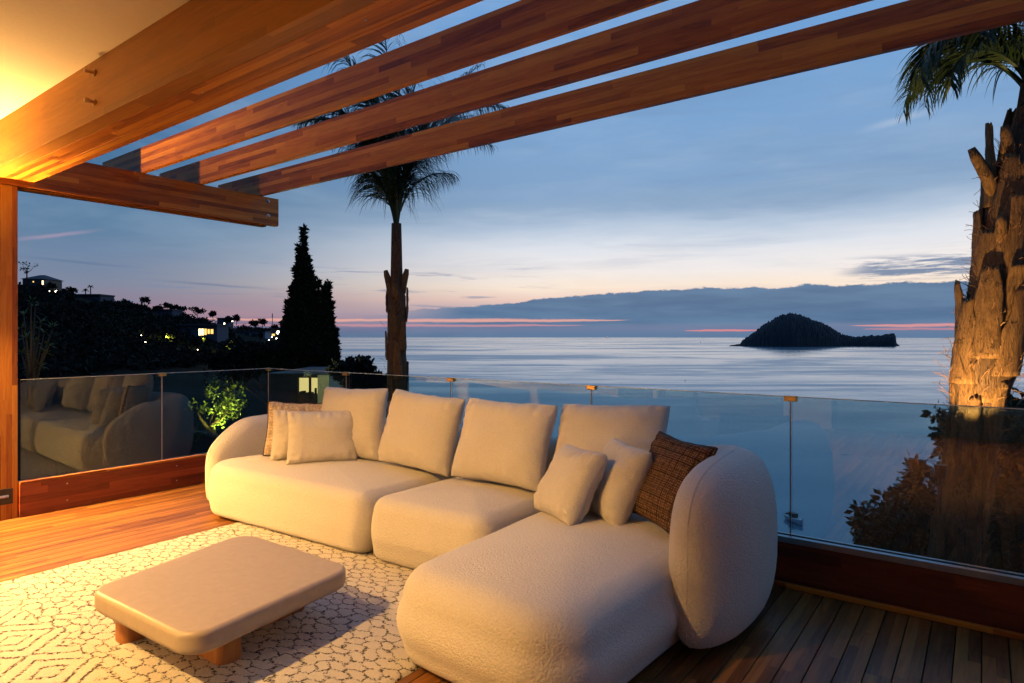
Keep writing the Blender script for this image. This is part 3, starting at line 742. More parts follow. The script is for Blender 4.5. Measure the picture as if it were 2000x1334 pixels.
# ================================================================== SOFA
def sweep_back(name, path, widths, heights, parent, z0=.02, n=40, cap=.22, capb=None, expo=2.6, org=(0, 0, 0), m=90, seed=1):
    """soft upholstered band following a floor path; ends close like a loaf"""
    P = [Vector(p) for p in path]
    # Catmull-Rom resample
    Q = [P[0]*2-P[1]]+P+[P[-1]*2-P[-2]]; pts = []; prm = []
    for i in range(1, len(Q)-2):
        for k in range(12):
            t = k/12; a, b, c, d = Q[i-1], Q[i], Q[i+1], Q[i+2]
            pts.append(.5*((2*b)+(c-a)*t+(2*a-5*b+4*c-d)*t*t+(3*b-a-3*c+d)*t**3)); prm.append(i-1+t)
    pts.append(P[-1]); prm.append(len(P)-1)
    L = [0]
    for a, b in zip(pts[:-1], pts[1:]): L.append(L[-1]+(b-a).length)
    tot = L[-1]; v = []; f = []
    ss = []
    for k in range(m+1):   # cosine spacing at the ends
        u = k/m; ss.append(tot*(.5-.5*math.cos(math.pi*u)) * .6 + tot*u*.4)
    rows = 0
    for s in ss:
        j = max(i for i in range(len(L)) if L[i] <= s+1e-9); j = min(j, len(pts)-2)
        t = (s-L[j])/(L[j+1]-L[j]); p = pts[j].lerp(pts[j+1], t); pr = prm[j]+(prm[j+1]-prm[j])*t
        tg = (pts[min(j+2, len(pts)-1)]-pts[max(j-1, 0)]).normalized(); nr = Vector((tg.y, -tg.x))
        i0 = min(int(pr), len(P)-2); q = pr-i0; q = q*q*(3-2*q)
        w = widths[i0]*(1-q)+widths[i0+1]*q; h = heights[i0]*(1-q)+heights[i0+1]*q
        e = 1.0; ca = cap; cb = capb if capb is not None else cap
        ea = min(1, s/ca) if ca > 0 else 1; eb = min(1, (tot-s)/cb) if cb > 0 else 1
        fe = (1-(1-ea)**2.3)**(1/2.3)*(1-(1-eb)**2.3)**(1/2.3); fe = max(fe, .0)
        hz = (h-z0)/2; zc = z0+hz; ww = w/2*fe; hh = hz*(.55+.45*fe) if fe < 1 else hz
        hh = hz*fe**.42; zb_ = z0+(1-fe)*.10; zc = zb_+hh
        for k in range(n):
            a = 2*math.pi*k/n; ca_, sa = math.cos(a), math.sin(a)
            xx = math.copysign(abs(ca_)**(2/expo), ca_)*ww; zz = math.copysign(abs(sa)**(2/expo), sa)*hh
            if zz < 0: zz *= 1.0
            lean = 0.0
            wp = p+nr*xx; v.append((wp.x, wp.y, zc+zz))
        rows += 1
    for i in range(rows-1):
        for k in range(n): a = i*n+k; b = i*n+(k+1) % n; f.append((a, a+n, b+n, b))
    v = [(x-org[0]+.004*noise.noise(Vector((x*4, y*4, z*4+seed))), y-org[1]+.004*noise.noise(Vector((x*4+9, y*4, z*4))), z-org[2]) for x, y, z in v]
    me = newmesh(name, v, f, M['boucle'], True)
    ob = link(name, me, parent)
    for end, on in ((0, cap > .1), (1, (capb or cap) > .1)):
        if not on: continue
        idx = [i for i in range(rows) if (ss[i] < cap*1.6 if end == 0 else tot-ss[i] < (capb or cap)*1.6)]
        if end == 0: idx = idx[::-1]
        q = [v[i*n+n//4] for i in idx]; lo = [v[i*n+3*n//4] for i in idx][::-1]
        mb = MB(); mb.tube([tuple(Vector(p)+Vector((0, 0, .001))) for p in q]+[tuple(p) for p in lo[1:]], .0026, 6, cap=False); mb.link('seam', M['boucle'], ob, True)
    return ob
def sofa():
    o = Vector((-3.0, 3.3, 0)); root = thing('sectional_sofa', 'large cream boucle corner sofa of three rounded seat modules with a wraparound backrest', 'sofa', o)
    def seat(cs, r, z1, dome, seed, bulge=.016, rt=.10, rb=.075):
        out = rounded_poly([(x-o.x, y-o.y) for x, y in ccw(cs)], r if not hasattr(r, '__len__') else r, 10)
        v, f = slab(out, .015, z1, rt, rb, 8, dome=dome, bulge=bulge, n=220, rings=14, seed=seed, lump=.005)
        link('seat', newmesh('seat', v, f, M['boucle'], True), root)
    # corners go anticlockwise from the front left
    seat([(-5.13, 2.60), (-3.225, 2.71), (-3.205, 3.66), (-5.10, 3.66)], [.26, .10, .10, .30], .43, .032, 1)
    seat([(-3.185, 2.70), (-2.26, 2.76), (-2.24, 3.66), (-3.17, 3.66)], [.12, .12, .1, .1], .425, .035, 2)
    seat([(-2.13, 1.93), (-1.17, 1.88), (-1.06, 3.66), (-2.20, 3.66)], [.20, .22, .2, .1], .43, .028, 3, bulge=.03, rt=.14, rb=.09)
    sweep_back('backrest', [(-5.17, 2.72), (-5.19, 3.15), (-5.03, 3.52), (-4.6, 3.67), (-3.9, 3.68), (-3.2, 3.68)], [.30, .33, .34, .33, .32, .32], [.60, .74, .78, .77, .75, .75], root, cap=.36, capb=.06, org=o)
    sweep_back('backrest', [(-3.18, 3.68), (-2.9, 3.68), (-2.6, 3.68), (-2.25, 3.68)], [.32]*4, [.75]*4, root, cap=.06, capb=.06, org=o, seed=4)
    sweep_back('backrest', [(-2.23, 3.68), (-1.9, 3.68), (-1.5, 3.68), (-1.14, 3.58), (-1.02, 3.25), (-1.05, 2.70)], [.32, .32, .33, .36, .40, .37], [.75, .76, .79, .84, .87, .84], root, cap=.06, capb=.40, org=o, seed=6)
sofa()

def cushion(name, q, th, mt, label, seed, piping=False, group=None, cat='cushion', pinch=.06):
    cx, cy, cz, yaw, lean, roll, w, h = q
    r = Vector((math.cos(yaw), math.sin(yaw), 0)); n = Vector((-math.sin(yaw), math.cos(yaw), 0)); u = UP*math.cos(lean)+n*math.sin(lean)
    r2 = r*math.cos(roll)+u*math.sin(roll); u2 = -r*math.sin(roll)+u*math.cos(roll); nn = r2.cross(u2)*-1
    nn = u2.cross(r2)
    N = 44; v = []; f = []; rim = []
    def pos(a, b, side):
        # a,b in -1..1
        cr = .022
        ax = a*(1-pinch*(1-b*b)*abs(a)**2)*(1-cr*b**8); bx = b*(1-pinch*(1-a*a)*abs(b)**2)*(1-cr*a**8)
        t = max(0, (1-abs(a)**5)*(1-abs(b)**5))**.5*(.74+.26*(1-a*a)*(1-b*b))
        edge = max(abs(a), abs(b)); 
        wr = .009*math.sin(a*23+seed+3*noise.noise(Vector((a*2, b*2, seed))))*max(0, (abs(b)-.55)/.45)*(1-abs(b)**8)+.007*math.sin(b*21+seed*2)*max(0, (abs(a)-.6)/.4)*(1-abs(a)**8)
        dn = .020*noise.noise(Vector((a*1.7+seed, b*1.7, side)))
        cz = math.sin(a*31+4*noise.noise(Vector((a*3, b*1.2, seed+2)))+seed)*max(0, (b-.45)/.55)**1.2*(1-max(0, b)**10)*.006+math.sin(b*27+a*5+seed)*max(0, (abs(a)-.62)/.38)*(1-abs(a)**10)*.005
        wr0 = cz+.006*abs(noise.noise(Vector((a*4+seed, b*2.2, 3))))
        y = side*(th/2*t+(wr+wr0)*(1 if t > .1 else 0)+dn*t)
        sag = .012*noise.noise(Vector((a*1.1, b*1.1, seed+5)))
        return Vector((ax*w/2*1.04, y+sag, bx*h/2*1.04+.006*noise.noise(Vector((a*3, seed, b*3)))))
    g = {}
    for side in (1, -1):
        for j in range(N+1):
            for i in range(N+1):
                a = -math.cos(math.pi*i/N)*.35+(-1+2*i/N)*.65; b = -math.cos(math.pi*j/N)*.35+(-1+2*j/N)*.65
                if side == -1 and (i in (0, N) or j in (0, N)): g[(side, i, j)] = g[(1, i, j)]; continue
                g[(side, i, j)] = len(v); v.append(pos(a, b, side if not (i in (0, N) or j in (0, N)) else 1))
    for side in (1, -1):
        for j in range(N):
            for i in range(N):
                q4 = (g[(side, i, j)], g[(side, i+1, j)], g[(side, i+1, j+1)], g[(side, i, j+1)])
                f.append(q4 if side == -1 else q4[::-1])
    rot = Matrix((r2, u2.cross(r2), u2)).transposed()      # local x,y,z -> world
    me = newmesh(name, v, f, mt, True)
    o = link(name, me, None, (cx, cy, cz), label=label, cat=cat, group=group); o.rotation_euler = rot.to_euler()
    if piping:
        ids = [g[(1, i, 0)] for i in range(N)]+[g[(1, N, j)] for j in range(N)]+[g[(1, N-i, N)] for i in range(N)]+[g[(1, 0, N-j)] for j in range(N)]
        mb = MB(); mb.tube([v[i] for i in ids]+[v[ids[0]]], .0055, 6, cap=False); mb.link('piping', M['piping'], o, True)
    return o
cushion('back_cushion', (-4.206, 3.44, .735, .132, .178, .016, .67, .57), .25, M['cushion'], 'leftmost large cream back cushion, behind the small square pillows', 1, group='large back cushions')
cushion('back_cushion', (-3.406, 3.43, .738, .057, .273, -.060, .69, .56), .245, M['cushion'], 'large cream back cushion second from the left, standing alone', 2, group='large back cushions')
cushion('back_cushion', (-2.616, 3.42, .735, .074, .38, -.021, .71, .56), .245, M['cushion'], 'large cream back cushion third from the left, over the middle seat', 3, group='large back cushions')
cushion('back_cushion', (-1.90, 3.58, .765, .051, .45, .05, .73, .53), .25, M['cushion'], 'large cream back cushion at the right, behind the leaning pillows', 4, group='large back cushions')
cushion('throw_pillow', (-1.886, 3.081, .622, -.57, .55, .046, .45, .42), .21, M['cushion'], 'small cream pillow leaning at the front of the right group', 5, group='small cream pillows')
cushion('throw_pillow', (-1.66, 3.22, .635, -.62, .45, -.03, .42, .44), .21, M['cushion'], 'small cream pillow tucked between the front one and the brown tweed one', 6, group='small cream pillows')
cushion('throw_pillow', (-1.345, 3.185, .690, -.52, .52, -.04, .475, .475), .15, M['tweed'], 'dark brown tweed pillow with black piping beside the right arm', 7, piping=True, group='tweed pillows', pinch=.10)
cushion('throw_pillow', (-4.64, 3.24, .665, .80, .20, -.052, .54, .44), .13, M['tweed_light'], 'sand coloured tweed pillow with piping beside the left arm', 8, piping=True, group='tweed pillows', pinch=.07)
cushion('throw_pillow', (-4.47, 3.18, .640, .98, .32, -.05, .52, .40), .18, M['cushion'], 'small cream pillow half hidden behind the frontmost left one', 9, group='small cream pillows')
cushion('throw_pillow', (-4.237, 3.17, .650, .98, .278, -.018, .53, .41), .18, M['cushion'], 'small cream pillow in front on the left seat, fully visible', 10, group='small cream pillows')

# ================================================================== PLANTS NEAR THE TERRACE
def frond(parent, p0, az, elev, length, curl, nl, leaf, mt, seed, width=.010, hang=.9, start=.16):
    rng = random.Random(seed); pts = []; p = Vector(p0); a = elev; k = 26; L = length/k
    hd = Vector((math.cos(az), math.sin(az), 0)); tw = rng.uniform(-.25, .25)
    for i in range(k+1):
        pts.append(p.copy()); d = hd*math.cos(a)+UP*math.sin(a); p = p+d*L
        a -= curl/k*(0.4+1.3*i/k); hd = (hd+Vector((-hd.y, hd.x, 0))*tw/k).normalized()
    mb = MB(); mb.tube(pts, [width*2.0*(1-i/(k+1))**.8+.002 for i in range(k+1)], 5, cap=False)
    v = mb.v; f = mb.f
    for j in range(nl):
        t = start+(1-start)*(j+rng.random()*.6)/nl; x = t*k; i = min(int(x), k-1); q = pts[i].lerp(pts[i+1], x-i)
        tg = (pts[i+1]-pts[i]).normalized(); side = tg.cross(UP)
        if side.length < .1: side = Vector((-hd.y, hd.x, 0))
        side.normalize(); s = 1 if j % 2 else -1
        ll = leaf*(.45+.75*math.sin(math.pi*min(1, .12+t*.88))**.7)*(1-.45*t)*rng.uniform(.8, 1.15)
        d = (side*s*rng.uniform(.45, .9)+tg*rng.uniform(.5, .9)+UP*rng.uniform(-.25, .25)).normalized()
        w = .0085*rng.uniform(.7, 1.25); c = q; base = len(v); seg = 5
        for m_ in range(seg+1):
            u = m_/seg; ww = w*(1-u)**.6*(1 if m_ else .6); wd = d.cross(UP)
            if wd.length < .05: wd = side
            wd = wd.normalized(); wd = (wd*math.cos(.5)+d.cross(wd)*math.sin(.5))
            v.append(tuple(c+wd*ww)); v.append(tuple(c-wd*ww))
            c = c+d*(ll/seg); d = (d-UP*(hang*.34*(u+.2))).normalized()
        for m_ in range(seg): b = base+m_*2; f.append((b, b+1, b+3, b+2))
    me = newmesh('frond', v, f, mt); return link('frond', me, parent)
def boot_piece(mb, base, ang, r0, z0, ln, w, lean, rng, flare=0.0, thick=.03, stub=False):
    """one old leaf base clasping the trunk, ragged at the sides and torn at the top"""
    n = 16; m_ = 9; out = []; sd = rng.uniform(0, 99); tw = rng.uniform(-.35, .35)
    cut = [rng.uniform(-.10, .02) for _ in range(m_+1)]
    for i in range(n+1):
        u = i/n
        half = w*(1-.62*u**1.2)*(1+.22*noise.noise(Vector((u*5, sd, 0))))
        for k in range(m_+1):
            s_ = -1+2*k/m_
            z = z0+ln*u+cut[k]*max(0, u-.8)*5*ln*.5
            rad = r0+.006+lean*u*u+flare*math.sin(math.pi*u)
            a = ang+tw*u*.5+half/r0*.5*(s_+.10*noise.noise(Vector((u*9, s_*2, sd))))
            bul = thick*(1-abs(s_)**1.5)*(1-.35*u)+.009*noise.noise(Vector((u*7, s_*4, sd+3)))+.006*math.sin(s_*13+sd)*(1-abs(s_))
            rr = rad+bul
            out.append((rr*math.cos(a)+base[2]*z, rr*math.sin(a)+base[3]*z, z))
    f = []
    for i in range(n):
        for k in range(m_): a = i*(m_+1)+k; f.append((a, a+1, a+m_+2, a+m_+1))
    mb.add(out, f)
def palm(name, base, lean, zb, ztop, rad, crown, label, seed, mtr, nboots, fr, stubs=(), fibre=0, neck=None, bl=(.55, .95, .06)):
    rng = random.Random(seed); root = thing(name, label, 'palm tree', (base[0], base[1], zb))
    mb = MB(); H = ztop-zb; k = 30; pts = []; rs = []
    for i in range(k+1):
        u = i/k; z = H*u; pts.append((lean[0]*z, lean[1]*z, z)); rs.append(rad(u)*(1+.05*noise.noise(Vector((u*9, seed, 0)))))
    mb.tube(pts, rs, 20); mb.link('trunk', M['boot_dark'], root, True)
    for i in range(nboots):
        u = (i+.5)/nboots; z0 = H*(neck or 1.0)*u*.98-.25; ang = i*2.39996+rng.uniform(-.3, .3)
        r0 = rad(min(1, max(0, z0/H)))
        b = MB(); boot_piece(b, (0, 0, lean[0], lean[1]), ang, r0, z0, rng.uniform(bl[0], bl[1]), rng.uniform(.20, .34)*r0/.2, rng.uniform(.005, bl[2]), rng, rng.uniform(0, .02), rng.uniform(.010, .028))
        o = b.link('leaf_base', mtr, root, True); md = o.modifiers.new('thick', 'SOLIDIFY'); md.thickness = .012; md.offset = -1
    for ang, z0, ln, out_ in stubs:
        b = MB(); r0 = rad(min(1, (z0-zb)/H)); zz = z0-zb; d = Vector((math.cos(ang), math.sin(ang), 0)); p = Vector((lean[0]*zz, lean[1]*zz, zz))+d*r0*.8
        b.tube([p, p+d*out_*.35+UP*ln*.4, p+d*out_*.8+UP*ln*.8, p+d*out_+UP*ln], [.065, .055, .045, .030], 8); b.link('leaf_stub', mtr, root, True)
    if fibre:
        b = MB()
        for i in range(fibre):
            u = rng.random(); zz = H*(neck or 1)*(.25+.75*u); ang = rng.uniform(0, 6.28); r0 = rad(zz/H)+.02; p = Vector((lean[0]*zz+r0*math.cos(ang), lean[1]*zz+r0*math.sin(ang), zz))
            pts = []; d = Vector((math.cos(ang)*rng.uniform(0, .5), math.sin(ang)*rng.uniform(0, .5), rng.uniform(-.3, 1))).normalized()
            for q in range(7): pts.append(p.copy()); p = p+d*.022; d = (d+Vector((rng.uniform(-1, 1), rng.uniform(-1, 1), rng.uniform(-1, 1)))*.45).normalized()
            b.tube(pts, .0024, 3, cap=False)
        b.link('fibre', M['fiber'], root, kind='stuff')
    top = Vector((lean[0]*H, lean[1]*H, H))
    for i, a in enumerate(fr):
        frond(root, top+Vector((0, 0, a[5] if len(a) > 5 else 0)), a[0], a[1], a[2], a[3], a[4], crown[0], M['leaf_palm'], seed*100+i, crown[1], crown[2], crown[3])
    return root

# centre palm
pc = at(776, 655, 9.6)
def fr_center():
    rng = random.Random(5); out = []
    for i in range(11):      # outer, rising steeply then arching over
        a = i*2.39996+.4; out.append((a, math.radians(rng.uniform(84, 89)), rng.uniform(2.5, 3.1), rng.uniform(1.6, 2.3), 170, rng.uniform(-.25, .0)))
    for i in range(9):
        a = i*2.39996+1.1; out.append((a, math.radians(rng.uniform(80, 88)), rng.uniform(2.4, 3.2), rng.uniform(1.0, 1.7), 140, rng.uniform(-.15, .1)))
    for i in range(7):       # short old ones hanging
        a = i*.9+.2; out.append((a, math.radians(rng.uniform(80, 86)), rng.uniform(1.3, 1.6), rng.uniform(1.2, 1.9), 130, rng.uniform(-.2, -.05)))
    return out
def rad_c(u):
    z = -1.6+5.0*u
    if z < 2.25: return .165-.03*(z+1.6)/4
    return .095-.02*(z-2.35)
palm('palm_tree', (pc.x, pc.y), (-.004, .0), -1.6, 3.15, rad_c, (.80, .010, 3.6, .30), 'palm standing just beyond the railing left of centre, full drooping crown above a bare neck', 3, M['boot'], 26, fr_center(),
     stubs=((math.atan2(-RT.y, -RT.x), 2.08, .36, .09), (math.atan2(RT.y, RT.x), 2.10, .36, .08), (-.9, 2.0, .30, .05)), fibre=60, neck=.80, bl=(.38, .6, .015))
# right palm
pr_ = at(1915, 655, 5.6)
lr = (at(1990, 300, 5.75)-at(1915, 770, 5.6)); lean_r = (lr.x/lr.z, lr.y/lr.z)
def rad_r(u):
    z = -2.2+5.9*u
    if z < .80: return .158
    if z < 1.40: return .158+.085*math.sin(math.pi*(z-.80)/.75)
    if z < 2.9: return .192-.015*(z-1.40)
    return .15-.09*min(1, (z-2.9)/.5)
rb_ = (pr_.x-lean_r[0]*(EYE+2.2-.45), pr_.y-lean_r[1]*(EYE+2.2-.45))
def fr_right():
    out = []; base = math.atan2(-RT.y, -RT.x)
    rng = random.Random(11)
    for i, (da, el, ln, cu) in enumerate([(.1, 62, 1.55, 3.1), (-.35, 70, 1.35, 3.0), (.5, 66, 1.5, 2.9), (-.1, 78, 1.2, 2.9), (.25, 50, 1.1, 2.6), (1.2, 60, 1.6, 2.6), (2.0, 66, 1.8, 2.3), (2.9, 60, 1.7, 2.5), (3.8, 64, 1.8, 2.4), (4.8, 62, 1.6, 2.6), (-.9, 64, 1.5, 2.7), (-1.5, 70, 1.9, 2.0)]):
        out.append((base+da, math.radians(el), ln, cu, 110, rng.uniform(-.1, .1)))
    return out
palm('palm_tree', rb_, lean_r, -2.2, 3.75, rad_r, (.62, .012, 2.2, .16), 'leaning palm at the right with a thick shaggy trunk lit gold from below', 4, M['boot'], 70, fr_right(),
     stubs=((math.atan2(-RT.y, -RT.x), 2.72, .42, .22), (math.atan2(-RT.y, -RT.x)+.5, 3.02, .30, .10), (math.atan2(-RT.y, -RT.x)+.9, 2.2, .30, .10)), fibre=800, neck=.90, bl=(.5, .85, .085))

# ---- cypress
def cypress(px, d, tip_y, wpx, spires, label, zb):
    b = at(px, 655, d); root = thing('cypress_tree', label, 'cypress', (b.x, b.y, zb))
    Cn = []; Rn = []; rng = random.Random(3)
    for dx, ty, w0 in spires:      # px offset of spire, top y, half width px at foot
        H = EYE-(ty-655)/FPX*d-zb; off = RT*(dx/FPX*d); k = int(H/.16)
        for i in range(k):
            u = (i+.5)/k; hw = w0/FPX*d*min(1, (1-u)**.62*1.05); rr = max(.045, hw*.30)
            for q in range(max(2, int(22*(hw/.6)))):
                a = rng.uniform(0, 6.28); r_ = max(0, hw-rr)*rng.random()**.45
                Cn.append(off*1.0+Vector((math.cos(a)*r_, math.sin(a)*r_, H*u+rng.uniform(-.1, .1)))); Rn.append(rr*rng.uniform(.7, 1.15))
    V, F = leaf_cloud(Cn, Rn, 26, .085, np.random.default_rng(2), squash=1.9, aspect=2.6, shell=.2)
    link('crown', np_mesh('crown', V, F, M['cypress']), root)
    mb = MB(); mb.tube([(0, 0, 0), (0, 0, 2), (0, 0, 6)], [.2, .16, .05], 10); mb.link('trunk', M['bark'], root, True)
cypress(600, 30, 445, 55, [(-7, 445, 17), (-15, 478, 15), (2, 498, 22), (-38, 588, 15), (-29, 556, 16), (-20, 520, 20), (32, 560, 15), (20, 548, 17), (41, 552, 13), (46, 592, 16), (-46, 625, 16), (55, 640, 15), (8, 530, 30), (-20, 590, 34), (25, 600, 36), (0, 640, 58)], 'tall dark cypress with several pointed spires left of the palm', gz(600, 30)-.3)

def branch_tree(name, label, cat, px, d, top_y, base_y, wpx, mt, leafsize, nclump, nleaf, seed, group=None, trunk_r=None, droop=False, palmlike=False, shape='round'):
    """far or near tree: trunk, limbs, crown of leaf clumps"""
    p = at(px, base_y, d); top = at(px, top_y, d); H = top.z-p.z; W = wpx/FPX*d
    root = thing(name, label, cat, tuple(p), group=group); rng = random.Random(seed)
    mb = MB(); tr = trunk_r or H*.035; fork = Vector((rng.uniform(-.05, .05)*H, 0, H*.55))
    mb.tube([(0, 0, -.3), tuple(fork*.5), tuple(fork)], [tr, tr*.8, tr*.6], 7)
    cs = []; rs = []
    for i in range(nclump):
        a = rng.uniform(0, 6.28); q = rng.random()**.5; zz = H*rng.uniform(.55, .95)
        c = Vector((math.cos(a)*q*W*.42, math.sin(a)*q*W*.42, zz)); cs.append(c); rs.append(W*rng.uniform(.10, .20))
        if i < 9: mb.tube([tuple(fork), tuple(fork.lerp(c, .55)+Vector((0, 0, -.04*H))), tuple(c)], [tr*.5, tr*.3, tr*.12], 5)
    mb.link('trunk', M['bark'], root, True)
    V, F = leaf_cloud(cs, rs, nleaf, leafsize, np.random.default_rng(seed), .75)
    link('crown', np_mesh('crown', V, F, mt), root); return root

# ---- garden tree lit by an uplight, seen through the left glass
def lit_bush():
    d = 9.2; b = at(438, 872, d); root = thing('garden_tree', 'small crooked garden tree lit yellow-green from below, behind the left glass', 'tree', tuple(b))
    P = lambda px, py, dd=0: at(px, py, d+dd)-b
    mb = MB()
    mb.tube([P(450, 1150), P(440, 890), P(430, 866), P(420, 850), P(408, 838), P(392, 830)], [.06, .045, .040, .035, .028, .015], 8)
    mb.tube([P(420, 850), P(412, 832, .1), P(416, 815, .1), P(425, 800, .2)], [.032, .028, .022, .012], 8)
    mb.tube([P(412, 832, .1), P(434, 815, -.1), P(444, 800, -.1)], [.026, .02, .012], 8)
    mb.tube([P(408, 838), P(392, 818), P(384, 800)], [.024, .018, .01], 8)
    mb.link('trunk', M['bark'], root, True)
    cs = []; rs = []; rng = random.Random(4)
    for px, py, w, n in ((440, 790, 34, 18), (452, 806, 26, 10), (425, 775, 44, 12), (388, 805, 34, 8), (440, 755, 44, 10), (468, 785, 34, 8), (385, 850, 30, 4)):
        for i in range(n): cs.append(P(px+rng.gauss(0, w*.4), py+rng.gauss(0, w*.38), rng.uniform(-.35, .35))); rs.append(rng.uniform(.04, .10))
    V, F = leaf_cloud(cs, rs, 24, .024, np.random.default_rng(8), 1, 1.9, .2)
    link('crown', np_mesh('crown', V, F, M['leaf_mid']), root)
    lp = at(432, 893, d-.38)
    r2 = thing('garden_spotlight', 'small garden spotlight at the foot of the crooked lit tree', 'spotlight', tuple(lp))
    m2 = MB(); m2.tube([(0, 0, 0), (0, 0, .10)], [.04, .05], 12); m2.link('housing', M['black'], r2)
    lamp('garden_spot', 'SPOT', lp+Vector((0, 0, .11)), 420, (1, .86, .16), .03, at(436, 790, d), 75, .6)
lit_bush()
def narrow_plant():
    d = 11.0; rng = random.Random(6); base = at(60, 760, d)
    root = thing('yucca_plant', 'dim spiky rosette plant beside the post, beyond the left glass', 'plant', tuple(base)); st = MB()
    for i, (px, py) in enumerate([(44, 615), (60, 640), (78, 628), (52, 660), (72, 668), (90, 650), (46, 690), (66, 700), (86, 690), (58, 722), (80, 716), (40, 640), (96, 675), (70, 598), (100, 640), (58, 590)]):
        c = at(px+rng.uniform(-4, 4), py, d+rng.uniform(-.5, .5))-base; mb = MB()
        st.tube([(rng.uniform(-.2, .2), 0, -.3), tuple(c*.5+Vector((0, 0, .0))), tuple(c)], [.022, .016, .010], 6)
        for k in range(13):
            a = rng.uniform(0, 6.28); e = rng.uniform(-.2, 1.1); dr = Vector((math.cos(a)*math.cos(e), math.sin(a)*math.cos(e), math.sin(e))); L = rng.uniform(.12, .22); p = c.copy(); pts = []
            for q in range(5): pts.append(p.copy()); p = p+dr*L/4; dr = (dr-UP*.18).normalized()
            sd = dr.cross(UP).normalized() if dr.cross(UP).length > .05 else Vector((1, 0, 0)); vv = []
            for q, w in zip(pts, (.009, .013, .011, .006, .001)): vv += [tuple(q+sd*w), tuple(q-sd*w)]
            mb.add(vv, [(2*q, 2*q+1, 2*q+3, 2*q+2) for q in range(4)])
        mb.link('leaf_rosette', M['leaf_mid'], root)
    st.link('stem', M['bark'], root, True)
    lamp('garden_spot', 'SPOT', at(60, 760, d-1.2), 10, (1, .85, .35), .03, at(62, 670, d), 60, .9)
narrow_plant()

# ---- shrubs beyond the sea-side glass (right)
def shrub(label, clumps, d, mt, leaf, nleaf, seed, base):
    b = at(base[0], base[1], d); root = thing('shrub', label, 'shrub', tuple(b)); rng = random.Random(seed); cs = []; rs = []; mb = MB()
    for px, py, w, n in clumps:
        hub = at(px, py+10, d)-b
        mb.tube([(0, 0, -.2), tuple(hub*.5+Vector((0, 0, -.1))), tuple(hub)], [.03, .018, .006], 6)
        for i in range(n):
            c = at(px+rng.gauss(0, w*.42), py+rng.gauss(0, w*.42), d+rng.uniform(-.6, .6))-b; cs.append(c); rs.append(rng.uniform(.05, .11))
            if i % 3 == 0: mb.tube([tuple(hub*.8), tuple(hub.lerp(c, .6)), tuple(c)], [.010, .006, .003], 4)
    V, F = leaf_cloud(cs, rs, nleaf, leaf, np.random.default_rng(seed), 1, 1.7, .15)
    link('crown', np_mesh('crown', V, F, mt), root); mb.link('stem', M['bark'], root, True)
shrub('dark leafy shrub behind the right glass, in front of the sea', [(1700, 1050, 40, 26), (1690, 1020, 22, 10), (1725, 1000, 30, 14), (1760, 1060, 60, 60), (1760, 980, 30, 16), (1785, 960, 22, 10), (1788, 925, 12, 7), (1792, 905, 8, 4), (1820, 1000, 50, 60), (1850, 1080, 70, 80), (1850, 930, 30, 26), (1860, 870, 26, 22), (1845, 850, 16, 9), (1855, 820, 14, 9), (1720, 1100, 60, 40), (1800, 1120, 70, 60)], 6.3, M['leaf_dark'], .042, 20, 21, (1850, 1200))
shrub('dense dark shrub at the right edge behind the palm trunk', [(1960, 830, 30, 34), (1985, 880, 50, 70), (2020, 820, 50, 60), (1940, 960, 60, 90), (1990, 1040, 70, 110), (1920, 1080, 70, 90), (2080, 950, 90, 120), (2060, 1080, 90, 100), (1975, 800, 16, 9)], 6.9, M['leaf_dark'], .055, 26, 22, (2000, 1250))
shrub('low dark shrub left of the centre palm, over the railing', [(680, 725, 22, 30), (712, 712, 14, 22), (700, 735, 30, 40), (665, 728, 14, 20), (740, 755, 24, 26), (720, 770, 40, 60), (690, 770, 30, 50), (760, 770, 26, 24)], 17, M['far_leaf'], .09, 24, 23, (700, 830))
shrub('wide dark shrub mass below the cypress', [(560, 690, 30, 60), (600, 700, 30, 60), (520, 700, 40, 60), (480, 700, 40, 50), (640, 705, 20, 30), (440, 712, 50, 60)], 30, M['far_leaf'], .12, 24, 24, (540, 800))

# warm uplight on the right palm, and one on the centre palm
def uplight(p, tgt, power, ang, label, col=(1, .62, .22), blend=.3):
    r = thing('garden_spotlight', label, 'spotlight', tuple(p)); m2 = MB(); m2.tube([(0, 0, -.02), (0, 0, .08)], [.035, .045], 12); m2.link('housing', M['black'], r)
    m2 = MB(); m2.tube([(0, 0, -.30), (0, 0, -.02)], .010, 8); m2.link('stake', M['black'], r)
    lamp('garden_spot', 'SPOT', Vector(p)+Vector((0, 0, .09)), power, col, .03, tgt, ang, blend)
uplight(Vector((pr_.x-.25, pr_.y-.95, .36)), (pr_.x+.05, pr_.y, 1.75), 420, 64, 'garden spotlight outside the glass aimed up the leaning palm')
uplight(Vector((pc.x+.6, pc.y-2.2, -.9)), (pc.x, pc.y, 1.7), 60, 50, 'garden spotlight below the railing aimed up the centre palm')

